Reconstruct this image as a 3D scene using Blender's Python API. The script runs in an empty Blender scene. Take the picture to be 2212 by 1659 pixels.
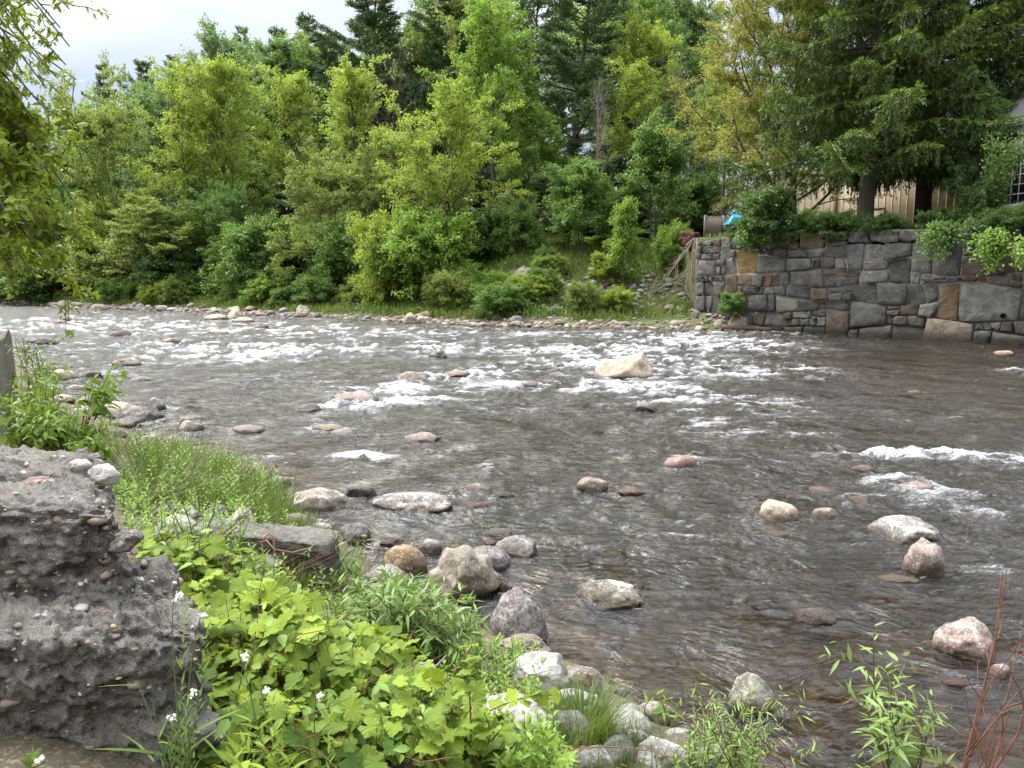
import bpy, math, random
import numpy as np
from mathutils import Vector

random.seed(7)
RNG = np.random.default_rng(7)
SC = bpy.context.scene
COL = SC.collection
PI = math.pi

# ------------------------------------------------------------------ camera geometry
CAM_H, PITCH, FPX = 2.5, math.radians(7.9), 1662.0
CP, SP = math.cos(PITCH), math.sin(PITCH)


def ray(px, py):
    a = (px - 1106.0) / FPX
    b = (829.5 - py) / FPX
    return np.array([a, CP + b * SP, -SP + b * CP])


def pt(px, py, z=0.0):
    d = ray(px, py)
    t = (z - CAM_H) / d[2]
    return np.array([0, 0, CAM_H]) + d * t


def at(px, py, Y):
    d = ray(px, py)
    return np.array([0, 0, CAM_H]) + d * (Y / d[1])


def proj(P):
    P = np.asarray(P, float)
    x, y, z = P[..., 0], P[..., 1], P[..., 2] - CAM_H
    f = y * CP - z * SP
    u = y * SP + z * CP
    return 1106 + FPX * x / f, 829.5 - FPX * u / f


# ------------------------------------------------------------------ noise
def _hash(ix, iy, iz, seed):
    h = (ix.astype(np.uint32) * np.uint32(374761393) + iy.astype(np.uint32) * np.uint32(668265263)
         + iz.astype(np.uint32) * np.uint32(1274126177) + np.uint32((seed * 974634541) & 0xffffffff))
    h = (h ^ (h >> np.uint32(13))) * np.uint32(1103515245)
    h = (h ^ (h >> np.uint32(16))) * np.uint32(2246822519)
    h = h ^ (h >> np.uint32(15))
    return h.astype(np.float64) / 4294967295.0


def vnoise(P, seed=0):
    P = np.asarray(P, float)
    i = np.floor(P).astype(np.int64)
    f = P - i
    w = f * f * f * (f * (f * 6 - 15) + 10)
    r = 0
    for dx in (0, 1):
        wx = w[..., 0] if dx else 1 - w[..., 0]
        for dy in (0, 1):
            wy = w[..., 1] if dy else 1 - w[..., 1]
            for dz in (0, 1):
                wz = w[..., 2] if dz else 1 - w[..., 2]
                r = r + wx * wy * wz * _hash(i[..., 0] + dx, i[..., 1] + dy, i[..., 2] + dz, seed)
    return r * 2 - 1


def fbm(P, octv=4, seed=0, gain=0.5):
    P = np.asarray(P, float)
    r, a = 0, 1.0
    for k in range(octv):
        r = r + a * vnoise(P * (2.03 ** k) + 17.3 * k, seed + k)
        a *= gain
    return r


def n2(x, y, fx, fy, seed=0, z=0.0):
    x = np.asarray(x, float)
    return vnoise(np.stack([x * fx, np.asarray(y, float) * fy, np.full_like(x, z + seed * 3.7)], -1), seed)


# ------------------------------------------------------------------ mesh building
def norm(v):
    return v / np.maximum(np.linalg.norm(v, axis=-1, keepdims=True), 1e-9)


class MB:
    """collects vertices and faces of ONE mesh, with a per-vertex tint and colour"""
    def __init__(s):
        s.V, s.F, s.T, s.C, s.n = [], [], [], [], 0

    def add(s, V, F, tint=0.5, col=None):
        V = np.asarray(V, float).reshape(-1, 3)
        F = np.asarray(F, np.int64)
        s.V.append(V)
        s.F.append(F + s.n)
        s.T.append(np.broadcast_to(np.asarray(tint, float), (len(V),)))
        c = np.array([1.0, 1, 1]) if col is None else np.asarray(col, float)
        s.C.append(np.broadcast_to(c, (len(V), 3)))
        s.n += len(V)

    def tube(s, P, R, sides=5, tint=0.5, col=None, cap=False):
        P = np.asarray(P, float)
        R = np.broadcast_to(np.asarray(R, float), (len(P),))
        T = norm(np.gradient(P, axis=0))
        ref = np.array([0.31, 0.22, 0.93]) if abs(T[:, 2].mean()) < 0.8 else np.array([0.95, 0.28, 0.1])
        U = norm(np.cross(T, ref))
        W = np.cross(T, U)
        a = np.arange(sides) * 2 * PI / sides
        V = P[:, None] + R[:, None, None] * (np.cos(a)[None, :, None] * U[:, None] + np.sin(a)[None, :, None] * W[:, None])
        n = len(P)
        i = np.arange(n - 1)[:, None] * sides
        j = np.arange(sides)[None]
        j2 = (j + 1) % sides
        F = np.stack([i + j, i + j2, i + sides + j2, i + sides + j], -1).reshape(-1, 4)
        s.add(V.reshape(-1, 3), F, tint, col)
        if cap:
            c = np.concatenate([V[-1], P[-1:]])
            s.add(c, [[k, (k + 1) % sides, sides] for k in range(sides)], tint, col)
            c = np.concatenate([V[0], P[:1]])
            s.add(c, [[(k + 1) % sides, k, sides] for k in range(sides)], tint, col)

    def leaves(s, B, D, N, L, W, tmpl, faces, tint, curv=0.0):
        """many copies of a leaf outline: base B, direction D, face normal N, length L, width W"""
        B, D, N = (np.asarray(q, float) for q in (B, D, N))
        k = len(B)
        if k == 0:
            return
        D = norm(D)
        N = norm(N - (N * D).sum(-1, keepdims=True) * D)
        U = np.cross(D, N)
        L = np.broadcast_to(np.asarray(L, float), (k,))[:, None, None]
        W = np.broadcast_to(np.asarray(W, float), (k,))[:, None, None]
        cv = np.broadcast_to(np.asarray(curv, float), (k,))[:, None, None]
        t = np.asarray(tmpl, float)[None]
        V = B[:, None] + W * t[..., 0:1] * U[:, None] + L * t[..., 1:2] * D[:, None] \
            + (W * t[..., 2:3] - L * cv * t[..., 1:2] ** 2) * N[:, None]
        m = t.shape[1]
        off = (np.arange(k) * m)[:, None, None]
        tint = np.repeat(np.broadcast_to(np.asarray(tint, float), (k,)), m)
        V = V.reshape(-1, 3)
        first = True
        for Fs in faces:
            F = (np.asarray(Fs)[None] + off).reshape(-1, len(Fs[0]))
            if first:
                s.add(V, F, tint)
                first = False
            else:
                s.F.append(F + s.n - len(V))

    def mesh(s, name, mat, smooth=True):
        me = bpy.data.meshes.new(name)
        V = np.concatenate(s.V) if s.V else np.zeros((0, 3))
        me.vertices.add(len(V))
        me.vertices.foreach_set("co", V.astype(np.float32).ravel())
        loops = np.concatenate([f.ravel() for f in s.F])
        tot = np.concatenate([np.full(len(f), f.shape[1]) for f in s.F])
        start = np.concatenate([[0], np.cumsum(tot)[:-1]])
        me.loops.add(len(loops))
        me.loops.foreach_set("vertex_index", loops.astype(np.int32))
        me.polygons.add(len(tot))
        me.polygons.foreach_set("loop_start", start.astype(np.int32))
        me.polygons.foreach_set("loop_total", tot.astype(np.int32))
        if smooth:
            me.polygons.foreach_set("use_smooth", np.ones(len(tot), bool))
        a = me.attributes.new("tint", 'FLOAT', 'POINT')
        a.data.foreach_set("value", np.concatenate(s.T).astype(np.float32))
        C = np.concatenate(s.C)
        if C.min() < 1:
            a = me.attributes.new("tone", 'FLOAT_COLOR', 'POINT')
            a.data.foreach_set("color", np.concatenate([C, np.ones((len(C), 1))], 1).astype(np.float32).ravel())
        me.update(calc_edges=True)
        me.validate()
        me.materials.append(mat)
        return me

    def build(s, name, mat, parent=None, smooth=True):
        return link(name, s.mesh(name, mat, smooth), parent)


def link(name, data, parent=None, loc=None):
    o = bpy.data.objects.new(name, data)
    COL.objects.link(o)
    if parent is not None:
        o.parent = parent
    if loc is not None:
        o.location = [float(q) for q in loc]
    return o


def tag(o, label=None, cat=None, group=None, kind=None):
    if label: o["label"] = label
    if cat: o["category"] = cat
    if group: o["group"] = group
    if kind: o["kind"] = kind
    return o


def empty(name, loc, label, cat, group=None):
    o = link(name, None, None, loc)
    o.empty_display_size = 0.2
    return tag(o, label, cat, group)


# leaf outlines: x across (unit width), y along (unit length), z fold
RHOMB = np.array([[0, 0, 0], [.5, .45, .08], [0, 1, 0], [-.5, .45, .08]])
RHOMB_F = [[[0, 1, 2, 3]]]


def strip_leaf(prof, fold=.12):
    v, f, k = [], [], len(prof)
    for i, w in enumerate(prof):
        y = i / (k - 1)
        v += [[-w, y, fold * w * 2], [0, y, 0], [w, y, fold * w * 2]]
    for i in range(k - 1):
        a = i * 3
        f += [[a, a + 1, a + 4, a + 3], [a + 1, a + 2, a + 5, a + 4]]
    return np.array(v, float), [f]


LANCE, LANCE_F = strip_leaf([.03, .38, .5, .38, .16, .01])
OVATE, OVATE_F = strip_leaf([.03, .42, .5, .42, .22, .01])
BLADE, BLADE_F = strip_leaf([.45, .5, .45, .32, .02], .25)


def grape_leaf():
    """broad lobed leaf with a toothed edge, a notch at the stalk and a folded midrib"""
    pts = []
    angs = np.linspace(-165, 165, 45)
    for k, a in enumerate(angs):
        r = 0.50 + 0.055 * math.cos(math.radians(a) * 5) + 0.07 * math.cos(math.radians(a)) + (0.03 if k % 2 else -0.02)
        if abs(a) > 145: r *= .9
        x, y = r * math.sin(math.radians(a)), .32 + r * math.cos(math.radians(a))
        pts.append([x, y, .10 * abs(x) - .06 * (abs(a) > 60) + .03 * math.sin(k * 1.7)])
    v = [[0, .32, 0]] + pts
    f = [[0, i, i + 1] for i in range(1, len(pts))]
    return np.array(v), [f]


GRAPE, GRAPE_F = grape_leaf()

# ------------------------------------------------------------------ terrain
NX = np.array([-400, -150, -80, -40, -25, -19.8, -13, -9.1, -5.5, -3.1, -1.9, -1.1, -.4, .2, .65, 1.02, 1.35, 2, 4, 10, 30, 400.])
NY = np.array([220, 110, 70, 45, 34, 28.5, 20.5, 15.3, 11.7, 9.0, 7.6, 6.2, 5.6, 5.0, 4.5, 3.88, 3.4, 2.95, 2.4, 1.0, -4, -60.])
FX = np.array([-400, -200, -100, -50, -33.6, -24.2, -15.4, -9.6, -5.3, -.1, 5.5, 9.1, 11.8, 12.6, 400.])
FY = np.array([330, 200, 122, 75, 62, 56.9, 50.6, 46.2, 42.4, 39.2, 37.8, 36.5, 36.2, 37, 60.])
WALL_A, WALL_B = np.array([9.5, 38.6]), np.array([30.0, 16.93])
WSLOPE = (WALL_B[1] - WALL_A[1]) / (WALL_B[0] - WALL_A[0])


def yN(x): return np.interp(x, NX, NY)
def yF(x): return np.interp(x, FX, FY)
def yW(x): return WALL_A[1] + (x - WALL_A[0]) * WSLOPE


def sstep(a, b, x):
    t = np.clip((x - a) / (b - a), 0, 1)
    return t * t * (3 - 2 * t)


def ground_z(x, y, rough=True):
    x = np.asarray(x, float)
    y = np.asarray(y, float)
    dn = (yN(x) - y) * .72
    zn = np.interp(dn, [0, .3, .8, 2, 3.4, 8, 30, 300], [0, .09, .24, .60, .90, 1.05, 1.5, 6])
    d = (y - yF(x)) * .87
    zl = np.interp(d, [0, 1.2, 3, 5, 8, 11, 16, 30, 60, 110, 250], [0, .28, .6, 1.0, 1.9, 2.7, 3.4, 5, 9, 19, 36])
    zr = np.interp(d, [0, 1.0, 2.3, 3.6, 5.4, 7.5, 10, 15, 30, 60, 110, 250], [0, .28, .6, 1.6, 2.9, 3.8, 4.4, 5.0, 6, 10, 20, 36])
    zf = zl + (zr - zl) * sstep(-7, 2, x)
    bed = -np.minimum(np.minimum(.03 + .085 * np.maximum(y - yN(x), 0), .06 + .14 * np.maximum(yF(x) - y, 0)), .42)
    z = np.where(y < yN(x), zn, np.where(y > yF(x), zf, bed))
    top = 4.42 + .035 * (y - yW(x))
    low = np.where(x < 12.6, np.clip((y - yF(x)) * .45, -.3, .75), -.45)
    w = np.where(x > 9.3, 1.0, 0.0)
    onw = np.where(y > yW(x) + .55, top, np.minimum(low, .8))
    z = np.where(w > 0, onw, z)
    if rough:
        a = np.where(d > 20, .35, np.where((y > yN(x)) & (y < yF(x)), .05, .06))
        P = np.stack([x, y, np.zeros_like(x)], -1)
        z = z + a * .6 * vnoise(P * .9, 3) + a * .4 * vnoise(P * 2.7, 4) * (d < 30)
    return z


def G(x, y):
    return float(ground_z(np.array([x]), np.array([y]))[0])


TS = np.concatenate([np.arange(1.2, 12, .02), np.arange(12, 60, .06), np.arange(60, 260, .3)])


def on_ground(px, py, water=False):
    d = ray(px, py)
    p = np.array([0, 0, CAM_H])[None] + TS[:, None] * d[None]
    g = ground_z(p[:, 0], p[:, 1])
    if water:
        g = np.maximum(g, 0)
    hit = np.nonzero(p[:, 2] <= g)[0]
    q = p[hit[0]] if len(hit) else p[-1]
    if len(hit) and hit[0] > 0 and G(q[0], q[1]) > q[2] + .2: q = p[hit[0] - 1]      # stay at the foot of a step
    return np.array([q[0], q[1], max(G(q[0], q[1]), 0 if water else -9)])


def in_poly(pts, poly):
    x, y = pts[:, 0], pts[:, 1]
    c = np.zeros(len(pts), bool)
    n = len(poly)
    for i in range(n):
        x1, y1 = poly[i]
        x2, y2 = poly[(i + 1) % n]
        m = ((y1 > y) != (y2 > y)) & (x < (x2 - x1) * (y - y1) / (y2 - y1 + 1e-9) + x1)
        c ^= m
    return c


def scatter(poly, n, rng):
    """n points of the ground inside the patch whose corners are seen at poly"""
    C = np.array([on_ground(*q)[:2] for q in poly])
    lo, hi = C.min(0), C.max(0)
    out = np.zeros((0, 2))
    while len(out) < n:
        q = lo + rng.random((n * 3, 2)) * (hi - lo)
        out = np.concatenate([out, q[in_poly(q, C)]])
    out = out[:n]
    return np.column_stack([out, ground_z(out[:, 0], out[:, 1])])


# ------------------------------------------------------------------ materials
def new_mat(name):
    m = bpy.data.materials.new(name)
    m.use_nodes = True
    nt = m.node_tree
    nt.nodes.clear()
    out = nt.nodes.new('ShaderNodeOutputMaterial')
    return m, nt, out


class NT:
    def __init__(s, nt): s.nt = nt

    def n(s, t, ins=None, **kw):
        nd = s.nt.nodes.new('ShaderNode' + t)
        for k, v in kw.items(): setattr(nd, k, v)
        for k, v in (ins or {}).items():
            if hasattr(v, 'is_output') or isinstance(v, bpy.types.NodeSocket): s.nt.links.new(v, nd.inputs[k])
            else: nd.inputs[k].default_value = v
        return nd

    def math(s, op, a, b=0.0, c=None, clamp=False):
        d = {0: a, 1: b}
        if c is not None: d[2] = c
        return s.n('Math', d, operation=op, use_clamp=clamp).outputs[0]

    def mix(s, f, a, b, mode='MIX'):
        nd = s.n('Mix', data_type='RGBA', blend_type=mode)
        for k, v in ((0, f), (6, a), (7, b)):
            if isinstance(v, bpy.types.NodeSocket): s.nt.links.new(v, nd.inputs[k])
            else: nd.inputs[k].default_value = v if k == 0 else (*v[:3], 1)
        return nd.outputs[2]

    def noise(s, vec, scale, detail=4, rough=.55, dist=0.0):
        nd = s.n('TexNoise', {'Scale': scale, 'Detail': detail, 'Roughness': rough, 'Distortion': dist})
        if vec is not None: s.nt.links.new(vec, nd.inputs['Vector'])
        return nd.outputs['Fac']

    def ramp(s, f, lo, hi, a=0.0, b=1.0):
        nd = s.n('MapRange', {'From Min': lo, 'From Max': hi, 'To Min': a, 'To Max': b}, clamp=True, interpolation_type='SMOOTHSTEP')
        s.nt.links.new(f, nd.inputs['Value'])
        return nd.outputs[0]

    def bump(s, h, dist, strength=1.0):
        return s.n('Bump', {'Height': h, 'Distance': dist, 'Strength': strength}).outputs[0]

    def map(s, vec, scale):
        return s.n('Mapping', {'Vector': vec, 'Scale': scale}).outputs[0]


def leaf_mat(name, dark, light, trans=.35, tcol=None, rough=.5, spec=.35, blotch=0):
    m, nt, out = new_mat(name)
    k = NT(nt)
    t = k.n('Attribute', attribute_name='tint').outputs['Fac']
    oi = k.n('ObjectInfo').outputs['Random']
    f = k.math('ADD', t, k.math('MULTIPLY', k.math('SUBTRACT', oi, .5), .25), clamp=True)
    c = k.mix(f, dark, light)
    if blotch: c = k.mix(k.ramp(k.noise(k.n('TexCoord').outputs['Object'], blotch, 5, .7), .52, .75, 0, .55), c, (.30, .24, .06))
    pr = k.n('BsdfPrincipled', {'Base Color': c, 'Roughness': rough, 'Specular IOR Level': spec})
    tc = k.mix(.6, c, tcol or (light[0] * 1.25, light[1] * 1.2, light[2] * .6))
    tr = k.n('BsdfTranslucent', {'Color': tc})
    mx = k.n('MixShader', {0: trans, 1: pr.outputs[0], 2: tr.outputs[0]})
    nt.links.new(mx.outputs[0], out.inputs[0])
    return m


def bark_mat(name, c1, c2, scale=6.0):
    m, nt, out = new_mat(name)
    k = NT(nt)
    v = k.n('TexCoord').outputs['Object']
    nz = k.noise(k.map(v, (1, 1, .25)), scale * 3, 5, .65)
    c = k.mix(nz, c1, c2)
    pr = k.n('BsdfPrincipled', {'Base Color': c, 'Roughness': .9, 'Specular IOR Level': .2, 'Normal': k.bump(nz, .03, .8)})
    nt.links.new(pr.outputs[0], out.inputs[0])
    return m


def plain_mat(name, c1, c2=None, rough=.7, scale=8.0, spec=.3, metal=0.0, bump=.004):
    m, nt, out = new_mat(name)
    k = NT(nt)
    v = k.n('TexCoord').outputs['Object']
    nz = k.noise(v, scale, 6, .6)
    c = k.mix(nz, c1, c2 or tuple(q * .75 for q in c1))
    pr = k.n('BsdfPrincipled', {'Base Color': c, 'Roughness': rough, 'Specular IOR Level': spec, 'Metallic': metal,
                                'Normal': k.bump(nz, bump, .7)})
    nt.links.new(pr.outputs[0], out.inputs[0])
    return m


def rock_mat(name):
    """river stone: the object's own colour, mineral speckle, pale dry lichen, dark wet band at the waterline"""
    m, nt, out = new_mat(name)
    k = NT(nt)
    oi = k.n('ObjectInfo')
    v = k.n('VectorMath', {0: k.n('TexCoord').outputs['Object'], 1: k.n('CombineXYZ', {0: k.math('MULTIPLY', oi.outputs['Random'], 40)}).outputs[0]},
            operation='ADD').outputs[0]
    pos = k.n('NewGeometry')
    wp = k.n('VectorMath', {0: pos.outputs['Position'], 1: v}, operation='ADD').outputs[0]
    big = k.noise(wp, 2.2, 5, .6, .6)
    fine = k.noise(wp, 26, 6, .7)
    speck = k.noise(wp, 85, 3, .7)
    base = oi.outputs['Color']
    dk = k.mix(1.0, base, (.42, .40, .39), 'MULTIPLY')
    lt = k.mix(.55, base, (.62, .58, .52))
    c = k.mix(k.ramp(big, .32, .62), dk, base)
    c = k.mix(k.ramp(fine, .47, .68, 0, .9), c, lt)
    c = k.mix(k.ramp(speck, .55, .70, 0, .65), c, (.07, .063, .06))
    lich = k.math('MULTIPLY', k.ramp(k.noise(wp, 3.6, 8, .75, .6), .48, .60), k.math('ADD', oi.outputs['Alpha'], .12))
    c = k.mix(k.math('MULTIPLY', lich, .85, clamp=True), c, (.60, .57, .51))
    vc = k.n('TexVoronoi', {'Vector': k.n('VectorMath', {0: wp, 1: k.n('TexNoise', {'Vector': wp, 'Scale': 2.5, 'Detail': 4.0}).outputs['Color']}, operation='ADD').outputs[0], 'Scale': 1.9}, feature='DISTANCE_TO_EDGE').outputs['Distance']
    crack = k.math('MULTIPLY', k.ramp(vc, .0, .035, 1, 0), k.ramp(big, .45, .6))
    c = k.mix(k.math('MULTIPLY', crack, .75), c, (.035, .03, .027))
    z = k.n('SeparateXYZ', {0: pos.outputs['Position']}).outputs[2]
    wet = k.ramp(k.math('SUBTRACT', z, k.math('MULTIPLY', k.math('SUBTRACT', big, .5), .16)), .03, .12, 1, 0)
    c = k.mix(wet, c, k.mix(1.0, c, (.30, .24, .19), 'MULTIPLY'))
    h = k.math('ADD', k.math('MULTIPLY', big, .5), k.math('ADD', k.math('MULTIPLY', fine, .35), k.math('MULTIPLY', speck, .12)))
    pr = k.n('BsdfPrincipled', {'Base Color': c, 'Roughness': k.math('SUBTRACT', .85, k.math('MULTIPLY', wet, .6)),
                                'Specular IOR Level': .4, 'Normal': k.bump(h, .07, .9)})
    nt.links.new(pr.outputs[0], out.inputs[0])
    return m


M = {}
M['rock'] = rock_mat('river_stone')
M['bark'] = bark_mat('bark_dark', (.05, .042, .034), (.15, .13, .105))
M['barkgrey'] = bark_mat('bark_grey', (.16, .14, .12), (.34, .31, .27))
M['twig'] = bark_mat('twig_brown', (.07, .045, .03), (.17, .11, .075))
M['deadtwig'] = bark_mat('twig_dead', (.20, .165, .12), (.40, .34, .26))
M['redtwig'] = bark_mat('twig_red', (.12, .05, .035), (.22, .11, .075))
M['stem'] = plain_mat('green_stem', (.12, .17, .05), (.08, .12, .04))
M['yellow'] = leaf_mat('leaf_yellow_green', (0.125, 0.2, 0.035), (0.38, 0.48, 0.085), 0.42)
M['olive'] = leaf_mat('leaf_olive', (0.1, 0.155, 0.035), (0.3, 0.37, 0.09), 0.38)
M['fresh'] = leaf_mat('leaf_fresh_green', (0.09, 0.18, 0.033), (0.29, 0.44, 0.08), 0.4)
M['mid'] = leaf_mat('leaf_mid_green', (0.065, 0.14, 0.032), (0.21, 0.34, 0.085), 0.36)
M['dark'] = leaf_mat('leaf_dark_green', (0.035, 0.08, 0.024), (0.14, 0.235, 0.065), 0.32)
M['blue'] = leaf_mat('leaf_blue_green', (0.08, 0.15, 0.055), (0.23, 0.34, 0.13), 0.36)
M['brownish'] = leaf_mat('leaf_brown_yellow', (0.16, 0.15, 0.05), (0.37, 0.38, 0.085), 0.38)
M['pine'] = leaf_mat('needle_pine', (0.03, 0.062, 0.03), (0.12, 0.19, 0.08), 0.18)
M['spruce'] = leaf_mat('needle_spruce', (0.012, 0.03, 0.01), (0.17, 0.26, 0.045), 0.2)
M['grape'] = leaf_mat('leaf_grape', (.06,.12,.018), (.28,.37,.045), .32, rough=.6, spec=.18, blotch=22)
M['willow'] = leaf_mat('leaf_willow', (0.055, 0.12, 0.03), (0.24, 0.35, 0.09), 0.3, rough=.45)
M['sapling'] = leaf_mat('leaf_sapling', (0.06, 0.14, 0.02), (0.25, 0.37, 0.05), 0.34, rough=.42)
M['grass'] = leaf_mat('blade_grass', (.055, .10, .02), (.21, .29, .06), .3)
M['fargrass'] = leaf_mat('blade_far_grass', (.07, .115, .022), (.22, .28, .06), .3)
# ------------------------------------------------------------------ world, light, camera
SUN_EL, SUN_AZ = math.radians(52), math.radians(-56)      # azimuth from +Y towards +X


def make_world():
    w = bpy.data.worlds.new("World")
    SC.world = w
    w.use_nodes = True
    nt = w.node_tree
    nt.nodes.clear()
    k = NT(nt)
    out = nt.nodes.new('ShaderNodeOutputWorld')
    sky = k.n('TexSky', sky_type='NISHITA')
    sky.sun_disc = False
    sky.sun_elevation = SUN_EL
    sky.sun_rotation = SUN_AZ
    d = k.n('TexCoord').outputs['Generated']
    s = k.n('SeparateXYZ', {0: d})
    el = k.math('MAXIMUM', s.outputs[2], 0.0)
    # clouds lie on a plane overhead, so the pattern spreads towards the zenith
    q = k.math('ADD', el, .12)
    uv = k.n('CombineXYZ', {0: k.math('DIVIDE', s.outputs[0], q), 1: k.math('DIVIDE', s.outputs[1], q), 2: 0.0}).outputs[0]
    nz = k.noise(uv, .55, 5, .5, .3)
    grey = k.mix(k.ramp(nz, .40, .60), (.70, .80, .95), (1.05, 1.05, 1.04))
    lum = k.math('MULTIPLY', k.math('ADD', 1.0, k.math('MULTIPLY', el, k.math('ADD', 1.0, k.math('MULTIPLY', el, 8.0)))), CLOUD)
    # the cloud is thin: it glows broadly round the hidden sun
    sv = (math.sin(SUN_AZ) * math.cos(SUN_EL), math.cos(SUN_AZ) * math.cos(SUN_EL), math.sin(SUN_EL))
    dt = k.math('MAXIMUM', k.n('VectorMath', {0: d, 1: sv}, operation='DOT_PRODUCT').outputs['Value'], 0.0)
    lum = k.math('ADD', lum, k.math('MULTIPLY', k.math('POWER', dt, 10.0), CLOUD * 8))
    cl = k.n('VectorMath', {0: grey, 3: lum}, operation='SCALE').outputs[0]
    c = k.mix(.88, sky.outputs[0], cl)
    bg = k.n('Background', {'Color': c, 'Strength': .1})
    nt.links.new(bg.outputs[0], out.inputs[0])


CLOUD = 1.82
make_world()
sun = bpy.data.lights.new('sun', 'SUN')
sun.energy = 2.9
sun.angle = math.radians(45)
sun.color = (1.0, .95, .87)
so = bpy.data.objects.new('sun', sun)
COL.objects.link(so)
sd = Vector((math.sin(SUN_AZ) * math.cos(SUN_EL), math.cos(SUN_AZ) * math.cos(SUN_EL), math.sin(SUN_EL)))
so.rotation_euler = sd.to_track_quat('Z', 'Y').to_euler()
cam = bpy.data.cameras.new('camera')
cam.sensor_width = 36
cam.lens = 36 * FPX / 2212
cam.clip_end = 3000
cam.clip_start = .05
co = bpy.data.objects.new('camera', cam)
COL.objects.link(co)
co.location = (0, 0, CAM_H)
co.rotation_euler = (PI / 2 - PITCH, 0, 0)
SC.camera = co
SC.view_settings.view_transform = 'Standard'
SC.view_settings.look = 'None'
SC.view_settings.exposure = 1.45
SC.view_settings.gamma = 1
SC.render.engine = 'CYCLES'
SC.cycles.use_denoising = True
SC.cycles.max_bounces = 7
SC.cycles.diffuse_bounces = 3
SC.cycles.glossy_bounces = 3
SC.cycles.transmission_bounces = 4
SC.cycles.transparent_max_bounces = 8
SC.cycles.caustics_reflective = False
SC.cycles.caustics_refractive = False


# ------------------------------------------------------------------ ground
def graded(parts):
    r = []
    for a, b, s in parts:
        r.append(np.arange(a, b, s))
    return np.concatenate(r + [[parts[-1][1]]])


def grid_mesh(X, Y, Z, extra=()):
    ny, nx = X.shape
    V = np.stack([X, Y, Z], -1).reshape(-1, 3)
    i = (np.arange(ny - 1)[:, None] * nx + np.arange(nx - 1)[None]).ravel()
    F = np.stack([i, i + 1, i + nx + 1, i + nx], -1)
    return V, F


def ground_material():
    m, nt, out = new_mat('ground')
    k = NT(nt)
    pos = k.n('NewGeometry').outputs['Position']
    z = k.n('SeparateXYZ', {0: pos})
    big = k.noise(pos, .9, 6, .6)
    fine = k.noise(pos, 14, 6, .7)
    vor = k.n('TexVoronoi', {'Vector': pos, 'Scale': 7.0, 'Randomness': 1.0}, feature='F1')
    soil = k.mix(fine, (.045, .036, .027), (.16, .13, .10))
    litter = k.mix(k.ramp(k.noise(pos, 40, 4, .7), .52, .62), soil, (.26, .19, .12))
    green = k.mix(fine, (.03, .055, .014), (.10, .14, .035))
    far = k.ramp(z.outputs[1], 20, 34)
    c = k.mix(k.math('MULTIPLY', k.ramp(big, .38, .6), k.math('ADD', .25, k.math('MULTIPLY', far, .7))), litter, green)
    # bed: amber cobbles
    sep = k.n('SeparateColor', {0: vor.outputs['Color']}).outputs[0]
    cob = k.mix(k.math('ADD', k.math('MULTIPLY', sep, .35), k.math('MULTIPLY', k.noise(pos, 1.1, 5, .65), .65)), (.045, .034, .018), (.33, .235, .105))
    cob = k.mix(k.ramp(vor.outputs['Distance'], .35, .8, 0, .6), cob, (.03, .024, .016))
    cob = k.mix(k.ramp(fine, .4, .7, 0, .6), cob, (.06, .042, .022))
    c = k.mix(k.ramp(z.outputs[2], -.02, .05, 1, 0), c, cob)
    h = k.math('ADD', k.math('MULTIPLY', fine, .6), k.math('MULTIPLY', vor.outputs['Distance'], -.6))
    pr = k.n('BsdfPrincipled', {'Base Color': c, 'Roughness': .92, 'Specular IOR Level': .2, 'Normal': k.bump(h, .06, .8)})
    nt.links.new(pr.outputs[0], out.inputs[0])
    return m


gx = graded([(-900, -120, 20), (-120, -40, 3), (-40, -12, .8), (-12, -6, .25), (-6, 3, .07), (3, 9.2, .22), (9.2, 9.7, .05), (9.7, 22, .25), (22, 60, 1.5), (60, 900, 25)])
gy = graded([(-300, -10, 20), (-10, 1, .5), (1, 10, .07), (10, 22, .25), (22, 28, .25), (28, 46, .2), (46, 80, .7), (80, 200, 4), (200, 1500, 40)])
X, Y = np.meshgrid(gx, gy)
b = MB()
b.add(*grid_mesh(X, Y, ground_z(X, Y)))
tag(b.build('ground', ground_material()), kind='structure')

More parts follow.
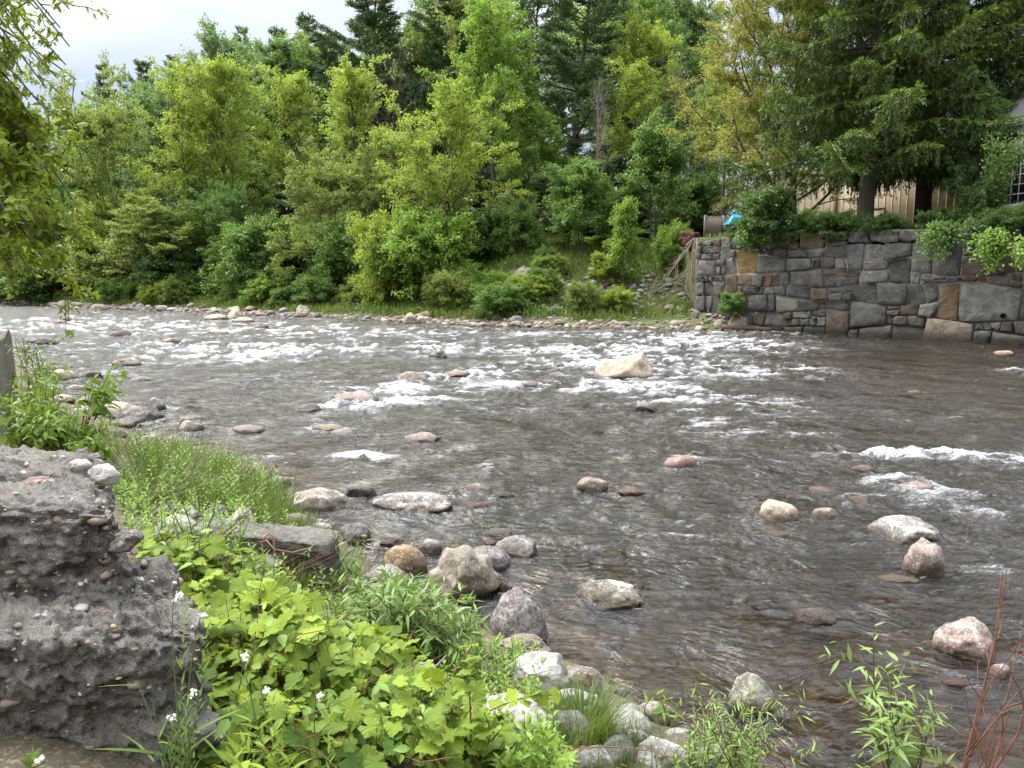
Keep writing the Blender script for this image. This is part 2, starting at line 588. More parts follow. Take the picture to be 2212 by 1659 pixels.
# ------------------------------------------------------------------ water
FOAM = [  # seen at (x, y), half width, half height in the same units, strength
    (600, 765, 110, 10, 1.0), (520, 752, 80, 8, .7), (880, 845, 110, 11, 1.15), (985, 817, 70, 8, 1.6), (760, 880, 70, 8, 1.0),
    (840, 868, 80, 8, .9), (1150, 795, 150, 14, .55), (1330, 758, 90, 10, .8), (1460, 785, 120, 14, .9), (1500, 735, 120, 10, 1.1),
    (1600, 750, 100, 12, 1.0), (1180, 758, 150, 10, .8), (850, 745, 150, 10, .6), (1250, 838, 110, 9, 1.15), (1400, 842, 90, 9, 1.0),
    (1550, 925, 80, 18, .75), (1480, 870, 120, 14, .6), (1905, 988, 100, 9, 1.05), (1985, 983, 130, 7, .9), (1935, 1045, 60, 16, 1.0),
    (2050, 1078, 80, 11, .95), (2140, 1112, 80, 9, .8), (2170, 1000, 50, 10, .9), (1720, 940, 60, 10, .6), (2190, 803, 30, 5, 1.5), (2150, 1228, 36, 8, .9),
    (780, 988, 55, 5, 1.0), (1050, 1010, 14, 14, 1.0), (850, 972, 70, 5, .5), (400, 765, 200, 14, .5), (180, 710, 200, 12, .5),
    (330, 700, 200, 8, .5), (700, 715, 200, 9, .6), (1100, 722, 200, 7, .5), (300, 745, 150, 8, .55), (700, 925, 40, 8, .7),
    (1640, 870, 120, 14, .45), (1700, 800, 80, 10, .6), (1560, 810, 70, 12, .8), (1300, 790, 40, 8, .9), (1050, 880, 200, 12, .35),
    (1480, 990, 60, 14, .4), (950, 760, 60, 8, .5), (1470, 1155, 60, 5, .45), (1250, 1180, 70, 4, .3), (2080, 1180, 60, 8, .5), (1800, 900, 150, 12, .3), (2060, 900, 120, 8, .25),
    (1640, 715, 60, 6, .8), (1430, 720, 80, 6, .7), (90, 690, 120, 10, .4), (250, 800, 150, 10, .3), (600, 820, 150, 12, .3), (1650, 1000, 80, 10, .35)]


def foam_field(x, y):
    r = np.zeros_like(x)
    for px, py, sx, sy, s in FOAM:
        c = pt(px, py)
        t = c[1] / ray(px, py)[1]
        ax = sx * t / FPX
        ay = sy * c[1] / (py - 599.0)
        dx, dy = x - c[0], y - c[1]
        near = (np.abs(dx) < 3 * ax) & (np.abs(dy) < 3 * ay)
        r[near] += s * np.exp(-.5 * ((dx[near] / ax) ** 2 + (dy[near] / ay) ** 2)) * 1.15
    return r


def waves(x, y, rapid, calm):
    n = n2
    warp = .25 * n(x, y, .6, .6, 21)
    h = .030 * n(x + warp, y, .75, 1.5, 1) + .020 * n(x, y + warp, 1.7, 3.2, 2)
    r1 = 1 - np.abs(n(x + warp, y + warp, 1.5, 2.8, 5))
    r2 = 1 - np.abs(n(x + warp, y, 3.3, 6.0, 6))
    h = h + rapid * (.085 * (r1 ** 2 - .45) + .045 * (r2 ** 2 - .45))
    far = sstep(9, 24, y)                              # longer, steeper chop where the river runs fast
    fine = .030 * (.5 - np.abs(n(x + warp, y + warp * .5, 2.6, 5.4, 7))) + .024 * (.5 - np.abs(n(x, y + warp * .4, 5.2, 10.5, 8))) + .013 * n(x, y, 9.5, 19, 12) + .006 * n(x, y, 20, 36, 13)
    h = h + (.62 + .5 * rapid + .35 * far) * fine * 1.25
    return h * calm, r1, r2


def water_material():
    m, nt, out = new_mat('river_water')
    k = NT(nt)
    pos = k.n('NewGeometry').outputs['Position']
    murk = k.n('Attribute', attribute_name='murk').outputs['Fac']
    foam = k.n('Attribute', attribute_name='foam').outputs['Fac']
    chop = k.n('Attribute', attribute_name='chop').outputs['Fac']
    w = k.n('VectorMath', {0: pos, 1: k.n('VectorMath', {0: k.n('TexNoise', {'Vector': pos, 'Scale': .8}).outputs['Color'], 3: 1.1}, operation='SCALE').outputs[0]}, operation='ADD').outputs[0]
    a = k.noise(k.map(w, (3.0, 7.5, 1)), 1.0, 3, .6)
    bb = k.noise(k.map(w, (9, 20, 1)), 1.0, 4, .62, .4)
    h = k.math('ADD', k.math('MULTIPLY', a, .10), k.math('MULTIPLY', bb, .08))
    h = k.math('MULTIPLY', h, chop)
    nrm = k.bump(h, 1.0, 1.0)
    bed = k.n('BsdfTransparent', {'Color': (.68, .58, .39, 1)})
    body = k.n('BsdfDiffuse', {'Color': (.019, .013, .006, 1)})
    under = k.n('MixShader', {0: murk, 1: bed.outputs[0], 2: body.outputs[0]})
    fr = k.n('Fresnel', {'IOR': 1.52, 'Normal': nrm})
    gl = k.n('BsdfGlossy', {'Color': (1, 1, 1, 1), 'Roughness': k.ramp(k.n('SeparateXYZ', {0: pos}).outputs[1], 8, 40, .03, .14), 'Normal': nrm})
    sh = k.n('MixShader', {0: fr.outputs[0], 1: under.outputs[0], 2: gl.outputs[0]})
    fn = k.noise(k.map(w, (3.5, 9, 4)), 1.0, 8, .76, .7)
    fn2 = k.noise(k.map(w, (26, 40, 10)), 1.0, 4, .7)
    ff = k.math('ADD', k.math('MULTIPLY', foam, .82), k.math('ADD', k.math('MULTIPLY', k.math('SUBTRACT', fn, .5), 2.0), k.math('MULTIPLY', k.math('SUBTRACT', fn2, .5), 1.7)))
    ff = k.ramp(ff, .14, 1.30, 0, .95)
    fm = k.n('BsdfDiffuse', {'Color': (.80, .82, .83, 1), 'Normal': k.bump(fn, .16, 1.0)})
    fin = k.n('MixShader', {0: ff, 1: sh.outputs[0], 2: fm.outputs[0]})
    nt.links.new(fin.outputs[0], out.inputs[0])
    return m


ROCK_WAKES = []     # filled by the rocks: (x, y, half width, strength)


def build_water():
    # rows closer together near the viewer, spread evenly over the river
    ys = [2.0]
    while ys[-1] < 130: ys.append(ys[-1] + max(.022, .00062 * ys[-1] ** 2 / 1.0 * .9))
    ys = np.array(ys + [160, 220, 330.])
    us = np.linspace(-.86, .86, 900)
    X = us[None] * (ys[:, None] + 1.0)
    Y = np.repeat(ys[:, None], len(us), 1)
    g = ground_z(X, Y)
    rapid = np.clip(foam_field(X, Y), 0, 1.6)
    wake = np.zeros_like(X)
    lift = np.zeros_like(X)
    for cx, cy, a, s in ROCK_WAKES:
        dx, dy = (X - cx) / a, (Y - cy) / a
        nr = (np.abs(dx) < 5) & (np.abs(dy) < 3)
        q = np.hypot(dx[nr], dy[nr])
        lift[nr] += .10 * a * s * np.exp(-((dx[nr] + 1.05) ** 2 * 4 + dy[nr] ** 2 * 1.5))
        side = np.exp(-((dx[nr] - .9) / 1.4) ** 2) * np.exp(-((np.abs(dy[nr]) - .55) / .45) ** 2)
        wake[nr] = np.maximum(wake[nr], s * (.62 * side + .5 * np.exp(-((q - 1.02) / .16) ** 2)))
    band = .28 * sstep(13, 20, Y)                     # the whole reach ripples from mid-river on
    dark = np.exp(-(((X - 13) / 7) ** 2 + ((Y - 23) / 6) ** 2))     # smooth deep pool below the wall
    amp = np.clip(rapid + band * (1 - .8 * dark) + wake * .4, 0, 1.7)
    nearcalm = .62 + .38 * sstep(3.5, 9.5, np.hypot(X * .6, Y))
    h, r1, r2 = waves(X, Y, amp, nearcalm)
    Z = h + lift
    crest = .62 * r1 ** 2 + .38 * r2 ** 2
    foam = np.clip((rapid + wake) * .95, 0, 1.35) * (.18 + .95 * sstep(.42, .80, crest)) + .09 * sstep(14, 24, Y) * (1 - dark) + .08 * sstep(9, 16, Y) * sstep(4, -6, X) + (.34 * band + .22 * sstep(24, 40, Y) * sstep(2, -10, X)) * sstep(.55, .92, crest) * (1 - dark)  # rapids' foam and aerated specks, plus a pale veil painting in silver glints
    foam = foam * (.55 + .68 * sstep(-.35, .45, n2(X, Y, 1.3, 3.4, 51) + .5 * n2(X, Y, 3.1, 8, 52)))
    foam = np.clip(foam, 0, 1.05)
    depth = np.maximum(-g, 0)
    dist = np.hypot(X, Y)
    murk = np.clip(1 - np.exp(-depth * 1.7), .0, .88)
    b = MB()
    b.add(*grid_mesh(X, Y, Z))
    me = b.mesh('river_water', water_material())
    for nm, val in (('murk', murk), ('foam', foam), ('chop', (.30 + .70 * sstep(4, 11, Y)) * (1 - .45 * dark) * (.8 + .4 * np.clip(amp, 0, 1)))):
        at_ = me.attributes.new(nm, 'FLOAT', 'POINT')
        at_.data.foreach_set('value', val.astype(np.float32).ravel())
    tag(link('river_water', me), kind='structure')
# ------------------------------------------------------------------ stones
def ico(sub):
    import bmesh
    bm = bmesh.new()
    bmesh.ops.create_icosphere(bm, subdivisions=sub, radius=1.0)
    V = np.array([v.co[:] for v in bm.verts])
    F = np.array([[v.index for v in f.verts] for f in bm.faces])
    bm.free()
    return V, F


ICO = {s: ico(s) for s in (2, 3, 4, 5)}


def stone(seed, ang=0.0, flat=0.0, sub=4, rough=1.0):
    """unit stone: a lumpy ball, its sides cut by planes the more angular it is"""
    r = np.random.default_rng(seed)
    V, F = ICO[sub]
    V = V.copy()
    nrm = V.copy()
    V *= (1 + .16 * vnoise(V * 1.1 + seed * 1.37, 1))[:, None]
    if ang > 0:
        for _ in range(int(7 + 9 * ang)):
            n_ = r.normal(size=3)
            n_[2] = n_[2] * .7 + .15
            n_ /= np.linalg.norm(n_)
            lim = r.uniform(.90 - .42 * ang, .98 - .14 * ang)
            d = V @ n_
            over = np.maximum(d - lim, 0)
            V -= (over * .93)[:, None] * n_
    V[:, 2] = np.where(V[:, 2] > 0, V[:, 2] * (1 - flat * .25 * (V[:, 2] > .6)), V[:, 2])
    a = .06 + .03 * ang
    V += nrm * (a * rough * fbm(V * 3.1 + seed, 3, 5))[:, None]
    V += nrm * (.014 * rough * fbm(V * 11 + seed, 2, 9))[:, None]
    V /= np.abs(V).max(0)
    return V, F


TONES = {'tan': (.36, .29, .215), 'blond': (.50, .40, .28), 'brown': (.215, .155, .115), 'dark': (.075, .066, .060), 'grey': (.21, .20, .19),
         'pale': (.50, .47, .43), 'pink': (.30, .215, .185), 'red': (.215, .125, .10), 'purple': (.185, .15, .145), 'ochre': (.33, .22, .11), 'olive': (.21, .195, .14)}
ROCKNO = [0]


def rock(px, base, w, h, tone, ang, label, name='river_boulder', lich=.35, group=None, land=False, depth=.8, yaw=None, wake=0.0, flat=0.0, tilt=0.0, cat='boulder', twist=0.0):
    """a stone whose front foot is seen at (px, base), w wide and h high in the picture"""
    ROCKNO[0] += 1
    k = ROCKNO[0]
    p = on_ground(px, base, water=not land)
    d = ray(px, base)
    t = p[1] / d[1]
    a = .5 * w * t / FPX
    Hm = h * t / FPX
    phi = math.asin(min(.9, max(.03, (CAM_H - p[2]) / np.linalg.norm(p - [0, 0, CAM_H]))))
    bdep = min(depth * a, .36 * Hm / math.sin(phi))
    top = Hm - bdep * math.sin(phi)
    c = math.sqrt(max(top ** 2 - (bdep * math.sin(phi)) ** 2, (.3 * Hm) ** 2)) / math.cos(phi)
    if yaw is None: yaw = RNG.uniform(-.18, .18)
    sub = 5 if (w > 110 and base > 1000) else (4 if w > 24 else 3)
    V, F = stone(k * 7 + 3, min(1, ang + .12), flat, sub)
    V = V * np.array([a * 1.09, bdep * 1.05, c * 1.09])
    if twist: V[:, 2] += twist * c * V[:, 0] / a * (V[:, 2] > -.2 * c)
    cy, sy = math.cos(yaw), math.sin(yaw)
    V = np.stack([V[:, 0] * cy - V[:, 1] * sy, V[:, 0] * sy + V[:, 1] * cy, V[:, 2]], -1)
    b = MB()
    b.add(V, F)
    o = b.build(name, M['rock'])
    o.location = (p[0], p[1] + bdep * .96, p[2])
    f = RNG.uniform(.88, 1.12)
    o.color = (*[q * f for q in TONES[tone]], lich)
    tag(o, label, cat, group)
    if wake: ROCK_WAKES.append((p[0], p[1] + bdep, a, wake))
    return o


B = 'river_boulder'
R_ = [  # px, base, w, h, tone, angular, wake, lichen, label
    (122, 702, 34, 11, 'pink', .2, .5, .2, 'pinkish tan boulder far upstream, lower of two by the hanging leafy sprig'),
    (135, 693, 25, 7, 'red', .5, .4, .1, 'small flat red brown rock just behind the pinkish tan boulder upstream'),
    (58, 742, 32, 14, 'purple', .2, .3, .2, 'dull brown boulder half hidden behind the dark grey boulder beside the shrub'),
    (93, 746, 50, 19, 'dark', .3, .4, .1, 'dark grey rounded boulder upstream of the wooden post shrub'),
    (253, 728, 50, 16, 'red', .7, .7, .25, 'angular reddish brown boulder alone in the upstream riffle'),
    (140, 768, 30, 7, 'dark', .4, .3, 0, 'low dark wet rock barely breaking the water near the left bank'),
    (460, 723, 48, 11, 'tan', .3, .7, .3, 'low tan boulder with foam behind it below the blond pair'),
    (365, 740, 42, 10, 'brown', .2, .9, .2, 'low brown boulder washed by foam in the upstream riffle'),
    (462, 691, 50, 12, 'blond', .4, .4, .2, 'long low pinkish blond slab left of the blond dome boulder'),
    (504, 690, 40, 22, 'blond', .3, .2, .2, 'blond dome shaped boulder tallest of the three pale ones upstream'),
    (520, 696, 46, 12, 'blond', .3, .4, .2, 'low pale blond boulder in front of the blond dome'),
    (560, 708, 30, 11, 'brown', .4, .5, .15, 'small brown boulder right of the pale blond trio'),
    (377, 701, 12, 5, 'dark', .3, .4, 0, 'tiny black rock tip far upstream in mid river'),
    (262, 793, 62, 20, 'brown', .5, .5, .15, 'peaked orange brown boulder with a black wet underside'),
    (88, 811, 32, 10, 'dark', .2, .2, 0, 'dark low rock touching the tan brown boulder by the left bank'),
    (122, 825, 60, 25, 'tan', .15, .3, .3, 'rounded tan brown boulder near the left bank shrub'),
    (183, 817, 52, 15, 'dark', .4, .3, .1, 'dark brown slanting rock behind the leafy sapling'),
    (295, 828, 44, 14, 'grey', .1, .3, .15, 'smooth grey boulder right of the leafy sapling'),
    (285, 813, 28, 6, 'grey', .2, .3, 0, 'thin grey rock just upstream of the smooth grey boulder'),
    (157, 846, 44, 14, 'tan', .1, .2, .2, 'low tan rounded boulder below the rounded tan brown one'),
    (128, 868, 46, 16, 'tan', .2, 0, .4, 'tan stone in the shrub leaves at the left water edge'),
    (182, 876, 54, 18, 'brown', .3, 0, .2, 'brown boulder partly behind the sapling stem at the left edge'),
    (213, 898, 130, 30, 'tan', .35, .1, .45, 'broad flat grey tan boulder at the foot of the leafy sapling'),
    (292, 911, 108, 44, 'dark', .75, .3, .2, 'large dark angular boulder in the left shallows'),
    (328, 888, 40, 28, 'grey', .8, .2, .5, 'upright grey broken stone leaning on the large dark boulder'),
    (243, 908, 54, 20, 'dark', .4, 0, .1, 'dark flat stone at the left foot of the large dark boulder'),
    (258, 923, 54, 18, 'brown', .2, 0, .2, 'rounded brown stone in front of the large dark boulder'),
    (312, 924, 36, 10, 'grey', .1, .2, .2, 'small grey stone right of the rounded brown stone in the shallows'),
    (244, 943, 42, 15, 'dark', .2, 0, .1, 'dark purple stone at the grass edge of the left shallows'),
    (318, 955, 40, 18, 'tan', .3, 0, .3, 'tan brown stone just above the tall grass at left'),
    (402, 911, 60, 13, 'grey', .2, .3, .5, 'pale grey low boulder behind the rounded brown one in the left river'),
    (405, 934, 56, 26, 'tan', .2, .4, .3, 'rounded tan brown boulder standing clear in the left river'),
    (525, 938, 72, 19, 'pink', .2, .6, .1, 'slanted pinkish brown boulder split by a crack, left river'),
    (945, 776, 45, 23, 'dark', .5, .5, .5, 'grey peaked boulder in the far rapids between foam streaks'),
    (890, 829, 90, 29, 'brown', .1, .9, .25, 'smooth rounded brown boulder with white water pouring below'),
    (984, 813, 60, 13, 'ochre', .1, 1.0, .1, 'ochre boulder nearly covered by the fall of white water'),
    (1354, 821, 142, 66, 'blond', .6, .9, .2, 'biggest boulder mid river, pale tan top and dark wet foot'),
    (1210, 796, 22, 13, 'brown', .4, .8, 0, 'small brown rock tip in the foam left of the biggest boulder'),
    (1204, 815, 38, 12, 'purple', .3, .8, 0, 'purple brown rock between the small tip and the biggest boulder'),
    (1144, 837, 48, 15, 'pink', .2, .8, 0, 'low pinkish boulder awash in foam mid river'),
    (758, 869, 104, 23, 'pink', .15, .9, .1, 'long pinkish brown boulder sheeted with water at the white ledge'),
    (1400, 888, 46, 23, 'grey', .5, .5, .1, 'grey brown peaked rock below the biggest boulder'),
    (1398, 845, 34, 9, 'brown', .3, .6, 0, 'low brown rock in the foam just under the biggest boulder'),
    (905, 959, 80, 24, 'pink', .25, .6, .15, 'reddish brown boulder tapering right in the open mid river'),
    (784, 947, 32, 10, 'brown', .4, .4, 0, 'small brown rock right of the grey dome in mid river'),
    (735, 945, 66, 19, 'grey', .05, .4, .1, 'smooth grey dome boulder right of the ochre mossy one'),
    (667, 895, 60, 22, 'dark', .5, .8, 0, 'dark brown jagged rock at the left end of the white ledge'),
    (680, 918, 38, 13, 'grey', .1, .5, 0, 'small grey rounded rock below the dark jagged one'),
    (700, 936, 76, 20, 'ochre', .4, .5, .2, 'ochre brown mossy boulder in front of the small grey rock'),
    (774, 992, 58, 15, 'dark', .2, .7, 0, 'dark wet hump left of the short foam streak'),
    (1037, 1021, 30, 16, 'brown', .6, .8, 0, 'small pointed brown rock throwing a splash mid river'),
    (1285, 1068, 76, 38, 'brown', .55, .6, .5, 'dark brown boulder with tan blotched top, mid river'),
    (1032, 1065, 56, 22, 'tan', .45, .4, .6, 'tan grey speckled boulder above the great purple one'),
    (1090, 1079, 46, 17, 'dark', .3, .4, .1, 'dark grey boulder right of the tan grey speckled one'),
    (1028, 1099, 52, 14, 'pink', .2, .4, .1, 'low pinkish slab right of the great purple boulder'),
    (1362, 1070, 66, 18, 'pink', .2, .6, .1, 'low pinkish brown boulder right of the tan blotched one'),
    (1478, 1016, 74, 32, 'red', .25, .7, .15, 'reddish brown boulder with water curling round its left side'),
    (884, 1113, 178, 55, 'purple', .1, .3, .8, 'great low purple grey boulder with a pale dry crown'),
    (775, 1074, 66, 27, 'dark', .45, .3, .2, 'dark brown ridged boulder upper left of the great purple one'),
    (770, 1099, 30, 10, 'blond', .4, 0, .4, 'small white and ochre stone left of the great purple boulder'),
    (924, 1050, 50, 10, 'grey', .1, .4, 0, 'grey hump just awash behind the great purple boulder'),
    (1693, 1129, 92, 48, 'blond', .2, .5, .3, 'rounded tan topped boulder in the right rapids'),
    (1791, 1125, 60, 29, 'tan', .3, .5, .2, 'small tan boulder with dark foot right of the tan topped one'),
    (1780, 1072, 72, 22, 'red', .4, .8, 0, 'red brown wet boulder left of the white chute at right'),
    (1868, 1092, 68, 20, 'red', .5, .8, 0, 'dark red wet slab beside the white chute at right'),
    (1718, 1080, 38, 13, 'purple', .3, .5, 0, 'small purple grey rock above the tan topped boulder'),
    (1995, 1075, 92, 34, 'pink', .15, .9, .15, 'broad pinkish tan boulder inside the white chute at right'),
    (1872, 1022, 54, 17, 'red', .2, 1.0, 0, 'low red boulder under the upper foam of the right rapids'),
    (1758, 822, 52, 9, 'red', .2, .5, 0, 'low red brown hump in the dark pool'),
    (1981, 852, 28, 8, 'grey', .3, .5, .1, 'small grey rock tip in the dark pool'),
    (2178, 768, 44, 10, 'ochre', .1, .3, 0, 'ochre hump in the dark water before the wall'),
    (1555, 772, 22, 8, 'brown', .4, .8, 0, 'tiny brown rock among the far foam right of the biggest boulder'),
    (1990, 1176, 146, 56, 'grey', .15, .5, .75, 'broad speckled grey boulder at right with water folding over its left'),
    (2012, 1242, 86, 70, 'pink', .2, .4, .3, 'upright pinkish purple boulder just below the speckled grey one'),
    (2122, 1436, 138, 88, 'pink', .2, .3, .6, 'large pink boulder with a white patch at the right edge'),
    (1770, 1347, 82, 32, 'purple', .35, .4, .1, 'purple grey boulder awash in smooth water at right'),
    (2080, 1492, 78, 28, 'red', .5, .5, .1, 'wedge of red brown rock left of the bare twigs'),
    (2170, 1475, 44, 36, 'pink', .3, .2, .6, 'small grey pink stone below the large pink boulder'),
    (1630, 1554, 108, 90, 'olive', .15, .1, .4, 'olive grey mossy boulder behind the willow sprays'),
    (1945, 1262, 96, 17, 'tan', .2, .3, 0, 'tan flat boulder barely awash left of the pinkish purple one'),
    (1685, 1162, 54, 15, 'olive', .1, .4, 0, 'olive hump just awash below the tan topped boulder'),
    (1412, 1561, 100, 47, 'brown', .4, .1, .3, 'brown tipped boulder under a small leafy sprig, right shallows'),
    (1330, 1502, 52, 18, 'dark', .3, 0, .1, 'dark wet slab beside the grey brown egg stone'),
    (1333, 1539, 48, 24, 'purple', .3, 0, .1, 'dull purple stone at the water edge by the grass tuft'),
    (1470, 1604, 80, 32, 'dark', .6, 0, .7, 'pointed grey black stone beside the willow sprays'),
    (767, 1173, 58, 40, 'grey', .15, .1, .4, 'grey rounded boulder at the end of the grassy point'),
    (844, 1178, 52, 18, 'purple', .4, .2, .1, 'small purple brown rock between grassy point and orange boulder'),
    (1077, 1163, 70, 22, 'grey', .3, .2, .2, 'flat grey rock behind the two tiny tan pebbles'),
    (1124, 1206, 102, 50, 'grey', .4, .1, .9, 'pale speckled granite boulder beyond the brown disc boulder'),
    (1047, 1247, 120, 72, 'purple', .05, .1, .2, 'smooth brown purple disc boulder with a pale waterline'),
    (1062, 1178, 28, 13, 'pink', .5, 0, .2, 'small pinkish stone on the shore end of the granite boulder'),
    (870, 1247, 92, 66, 'ochre', .2, 0, .2, 'orange stained rounded boulder behind the great tan block'),
    (928, 1198, 50, 33, 'pale', .3, 0, .3, 'pale stone resting behind the great tan block'),
    (980, 1306, 196, 140, 'tan', .95, 0, .35, 'great angular tan block on the near shore'),
    (828, 1272, 112, 52, 'grey', .2, 0, .3, 'grey rounded boulder left of the great tan block'),
    (1085, 1286, 46, 36, 'brown', .8, 0, .3, 'small angular reddish brown stone in the nook by the great block'),
    (1118, 1386, 126, 106, 'purple', .15, .05, .35, 'big rounded brown grey boulder with a dry pale cap and damp side'),
    (1335, 1316, 158, 62, 'olive', .62, .15, .9, 'lone pale topped slab with dark mossy sides in the calm near water'),
    (1130, 1417, 118, 48, 'brown', .3, 0, .1, 'sloping brown boulder under the big rounded brown grey one'),
    (1165, 1497, 136, 86, 'pale', .5, 0, .5, 'pale granite boulder with a shadowed cut side on the near shore'),
    (1265, 1496, 74, 54, 'brown', .1, 0, .7, 'egg shaped grey brown boulder at the water edge'),
    (1235, 1519, 92, 34, 'pale', .3, 0, .5, 'flat pale stone behind the grass tuft'),
    (1370, 1616, 96, 38, 'dark', .5, 0, .5, 'dark grey stones edge boulder right of the grass tuft'),
    (1425, 1662, 136, 66, 'pale', .55, 0, .6, 'pale block with a dark stain at the bottom edge'),
    (1285, 1668, 86, 48, 'grey', .35, 0, .4, 'smooth grey stone at the bottom edge below the grass tuft'),
    (1100, 1612, 186, 104, 'pale', .12, 0, .5, 'big white granite boulder rising above the vine leaves'),
    (1022, 1471, 84, 48, 'tan', .8, 0, .4, 'angular tan wedge stone above the vine leaves'),
    (890, 1503, 108, 80, 'pale', .6, 0, .8, 'white grey granite block behind the big vine leaves'),
    (1178, 1537, 48, 28, 'pale', .5, 0, .4, 'pale small stone above the white granite boulder'),
    (735, 1432, 150, 50, 'brown', .7, 0, .1, 'dark brown slab lying under the willow shrub'),
    (668, 1110, 134, 57, 'tan', .3, .1, .9, 'large pale boulder at the water edge of the grassy point'),
    (594, 1054, 60, 24, 'brown', .2, .2, .2, 'brown boulder beside the tall grass, upstream of the large pale one'),
    (500, 1155, 82, 58, 'tan', .6, 0, .6, 'rough grey tan boulder in the middle of the near bank'),
    (394, 1119, 54, 27, 'pale', .6, 0, .5, 'white broken stone between the leafy weeds'),
    (320, 1089, 60, 23, 'red', .75, 0, .1, 'brick red block beside the concrete ruin'),
    (352, 1117, 58, 28, 'brown', .6, 0, .3, 'brown block in front of the brick red one'),
    (365, 1158, 92, 48, 'pale', .6, 0, .5, 'broad pale broken stone next to the concrete ruin'),
    (452, 1155, 62, 33, 'grey', .5, 0, .4, 'grey stone left of the rough grey tan boulder'),
    (632, 1139, 50, 30, 'tan', .4, 0, .4, 'tan stone below the large pale boulder'),
    (676, 1150, 66, 20, 'tan', .3, 0, .3, 'low tan stone at the water edge below the large pale boulder'),
    (583, 1229, 50, 30, 'tan', .5, 0, .3, 'tan brown stone below the concrete slab'),
    (590, 1302, 52, 38, 'grey', .3, 0, .3, 'grey stone among weeds left of the willow shrub'),
    (445, 1224, 46, 22, 'red', .4, 0, .3, 'reddish stone among vine leaves below the slab'),
    (560, 1166, 70, 22, 'pale', .3, 0, .8, 'pale granite stone behind the concrete slab'),
]
for (px, bs, w, h, tone, ang, wake, lich, lab) in R_:
    land = yN(on_ground(px, bs, True)[0]) > on_ground(px, bs, True)[1] + .05
    rock(px, bs, w, h, tone, ang, lab, 'boulder' if land else B, lich, wake=wake, land=land, depth=.9 if bs > 1150 else .8, twist=.28 if lab.startswith('biggest') else 0)

# stones along the far waterline: a dozen shapes, copied and turned
PROTO = []
for i in range(14):
    b = MB()
    b.add(*stone(900 + i, (.2, .5, .7, .3)[i % 4], 0, 3))
    PROTO.append(b.mesh('shore_stone', M['rock']))
TONE_LIST = ['tan', 'pink', 'brown', 'grey', 'pale', 'tan', 'purple', 'blond', 'brown', 'grey']


def small_stone(x, y, r, label, group, name='shore_stone', sink=.25, cat='stone', tone=None):
    i = int(RNG.integers(14))
    o = link(name, PROTO[i])
    c = r * RNG.uniform(.5, .75)
    o.location = (x, y, max(G(x, y), -.06) + c * (1 - sink) - c * .35)
    o.scale = (r * RNG.uniform(.9, 1.25), r * RNG.uniform(.7, 1), c)
    o.rotation_euler = (RNG.uniform(-.2, .2), RNG.uniform(-.2, .2), RNG.uniform(0, 6.28))
    t = TONES[tone or TONE_LIST[int(RNG.integers(10))]]
    f = RNG.uniform(.75, 1.2)
    o.color = (t[0] * f, t[1] * f, t[2] * f, RNG.uniform(0, .5))
    return tag(o, label, cat, group)


SHORE = [(885, 700, 36, 24, 'tan', 'tan boulder with a dark foot at the left end of the far shore stones'), (915, 690, 42, 17, 'brown', 'brown rounded boulder behind the tan pair on the far shore'),
         (908, 699, 26, 18, 'blond', 'blond rounded boulder right of the tan dark footed one, far shore'), (952, 700, 30, 9, 'pink', 'low pinkish stone right of the far shore tan pair'),
         (1023, 706, 44, 11, 'pink', 'long pink slab lying in the water off the far shore'), (1113, 697, 34, 16, 'purple', 'dark footed purple boulder on the far waterline'),
         (1072, 690, 26, 13, 'tan', 'tan round boulder on the far shore left of the purple one'), (652, 680, 34, 20, 'tan', 'big tan grey boulder at the far waterline below the olive tree'),
         (203, 670, 44, 14, 'brown', 'large brown slab on the far upstream shore'), (300, 668, 24, 12, 'grey', 'grey domed stone on the far upstream shore'),
         (765, 640, 26, 17, 'grey', 'grey domed stone in the grass above the far shore'), (763, 670, 26, 16, 'olive', 'greenish boulder at the grass edge of the far shore'),
         (1190, 652, 30, 12, 'red', 'reddish stone on the rubble above the bright far grass'), (1218, 590, 22, 16, 'pale', 'pale round stone on top of the far rubble'),
         (1262, 700, 20, 9, 'tan', 'small tan stone in the shallow water off the far shore'),
         (1605, 708, 52, 30, 'tan', 'rounded tan boulder at the foot of the stone wall'), (1560, 706, 30, 16, 'pink', 'pinkish stone left of the tan boulder at the wall foot')]
for (px, bs, w, h, tone, lab) in SHORE:
    rock(px, bs, w, h, tone, .3, lab, 'shore_stone', .25, land=bs < 690 and px > 700, cat='stone')
SLAB = rock(1112, 614, 26, 50, 'tan', .7, 'tall tilted slab of pale rock standing on the far bank', 'leaning_slab', .4, land=True, depth=.45, cat='rock')
SLAB.rotation_euler = (.1, .62, 0)
# fallen wall blocks at the foot of the wall
for (px, bs, w, h, lab) in [(1760, 724, 60, 20, 'low dark block in the water at the wall foot near the log'), (1868, 737, 100, 26, 'long dark block awash at the wall foot below the spruce trunk'), (1975, 745, 50, 16, 'small dark block in the water at the wall foot'), (2160, 756, 120, 24, 'long reddish dark block in the water at the right end of the wall foot'), (1555, 665, 46, 34, 'dark fallen block left of the green bush under the wall'), (1590, 672, 40, 30, 'square fallen block beside the bush under the wall'),
                            (1628, 690, 44, 36, 'grey green fallen block nearest the white stick'), (1665, 694, 70, 48, 'largest fallen block, tilted at the wall foot'),
                            (1712, 700, 50, 34, 'brown fallen block against the wall foot right of the tilted one'), (1618, 700, 30, 30, 'thin upended stone leaning beside the white stick')]:
    rock(px, bs, w, h, 'dark', .95, lab, 'fallen_block', .5, land=True, cat='block', depth=.9)

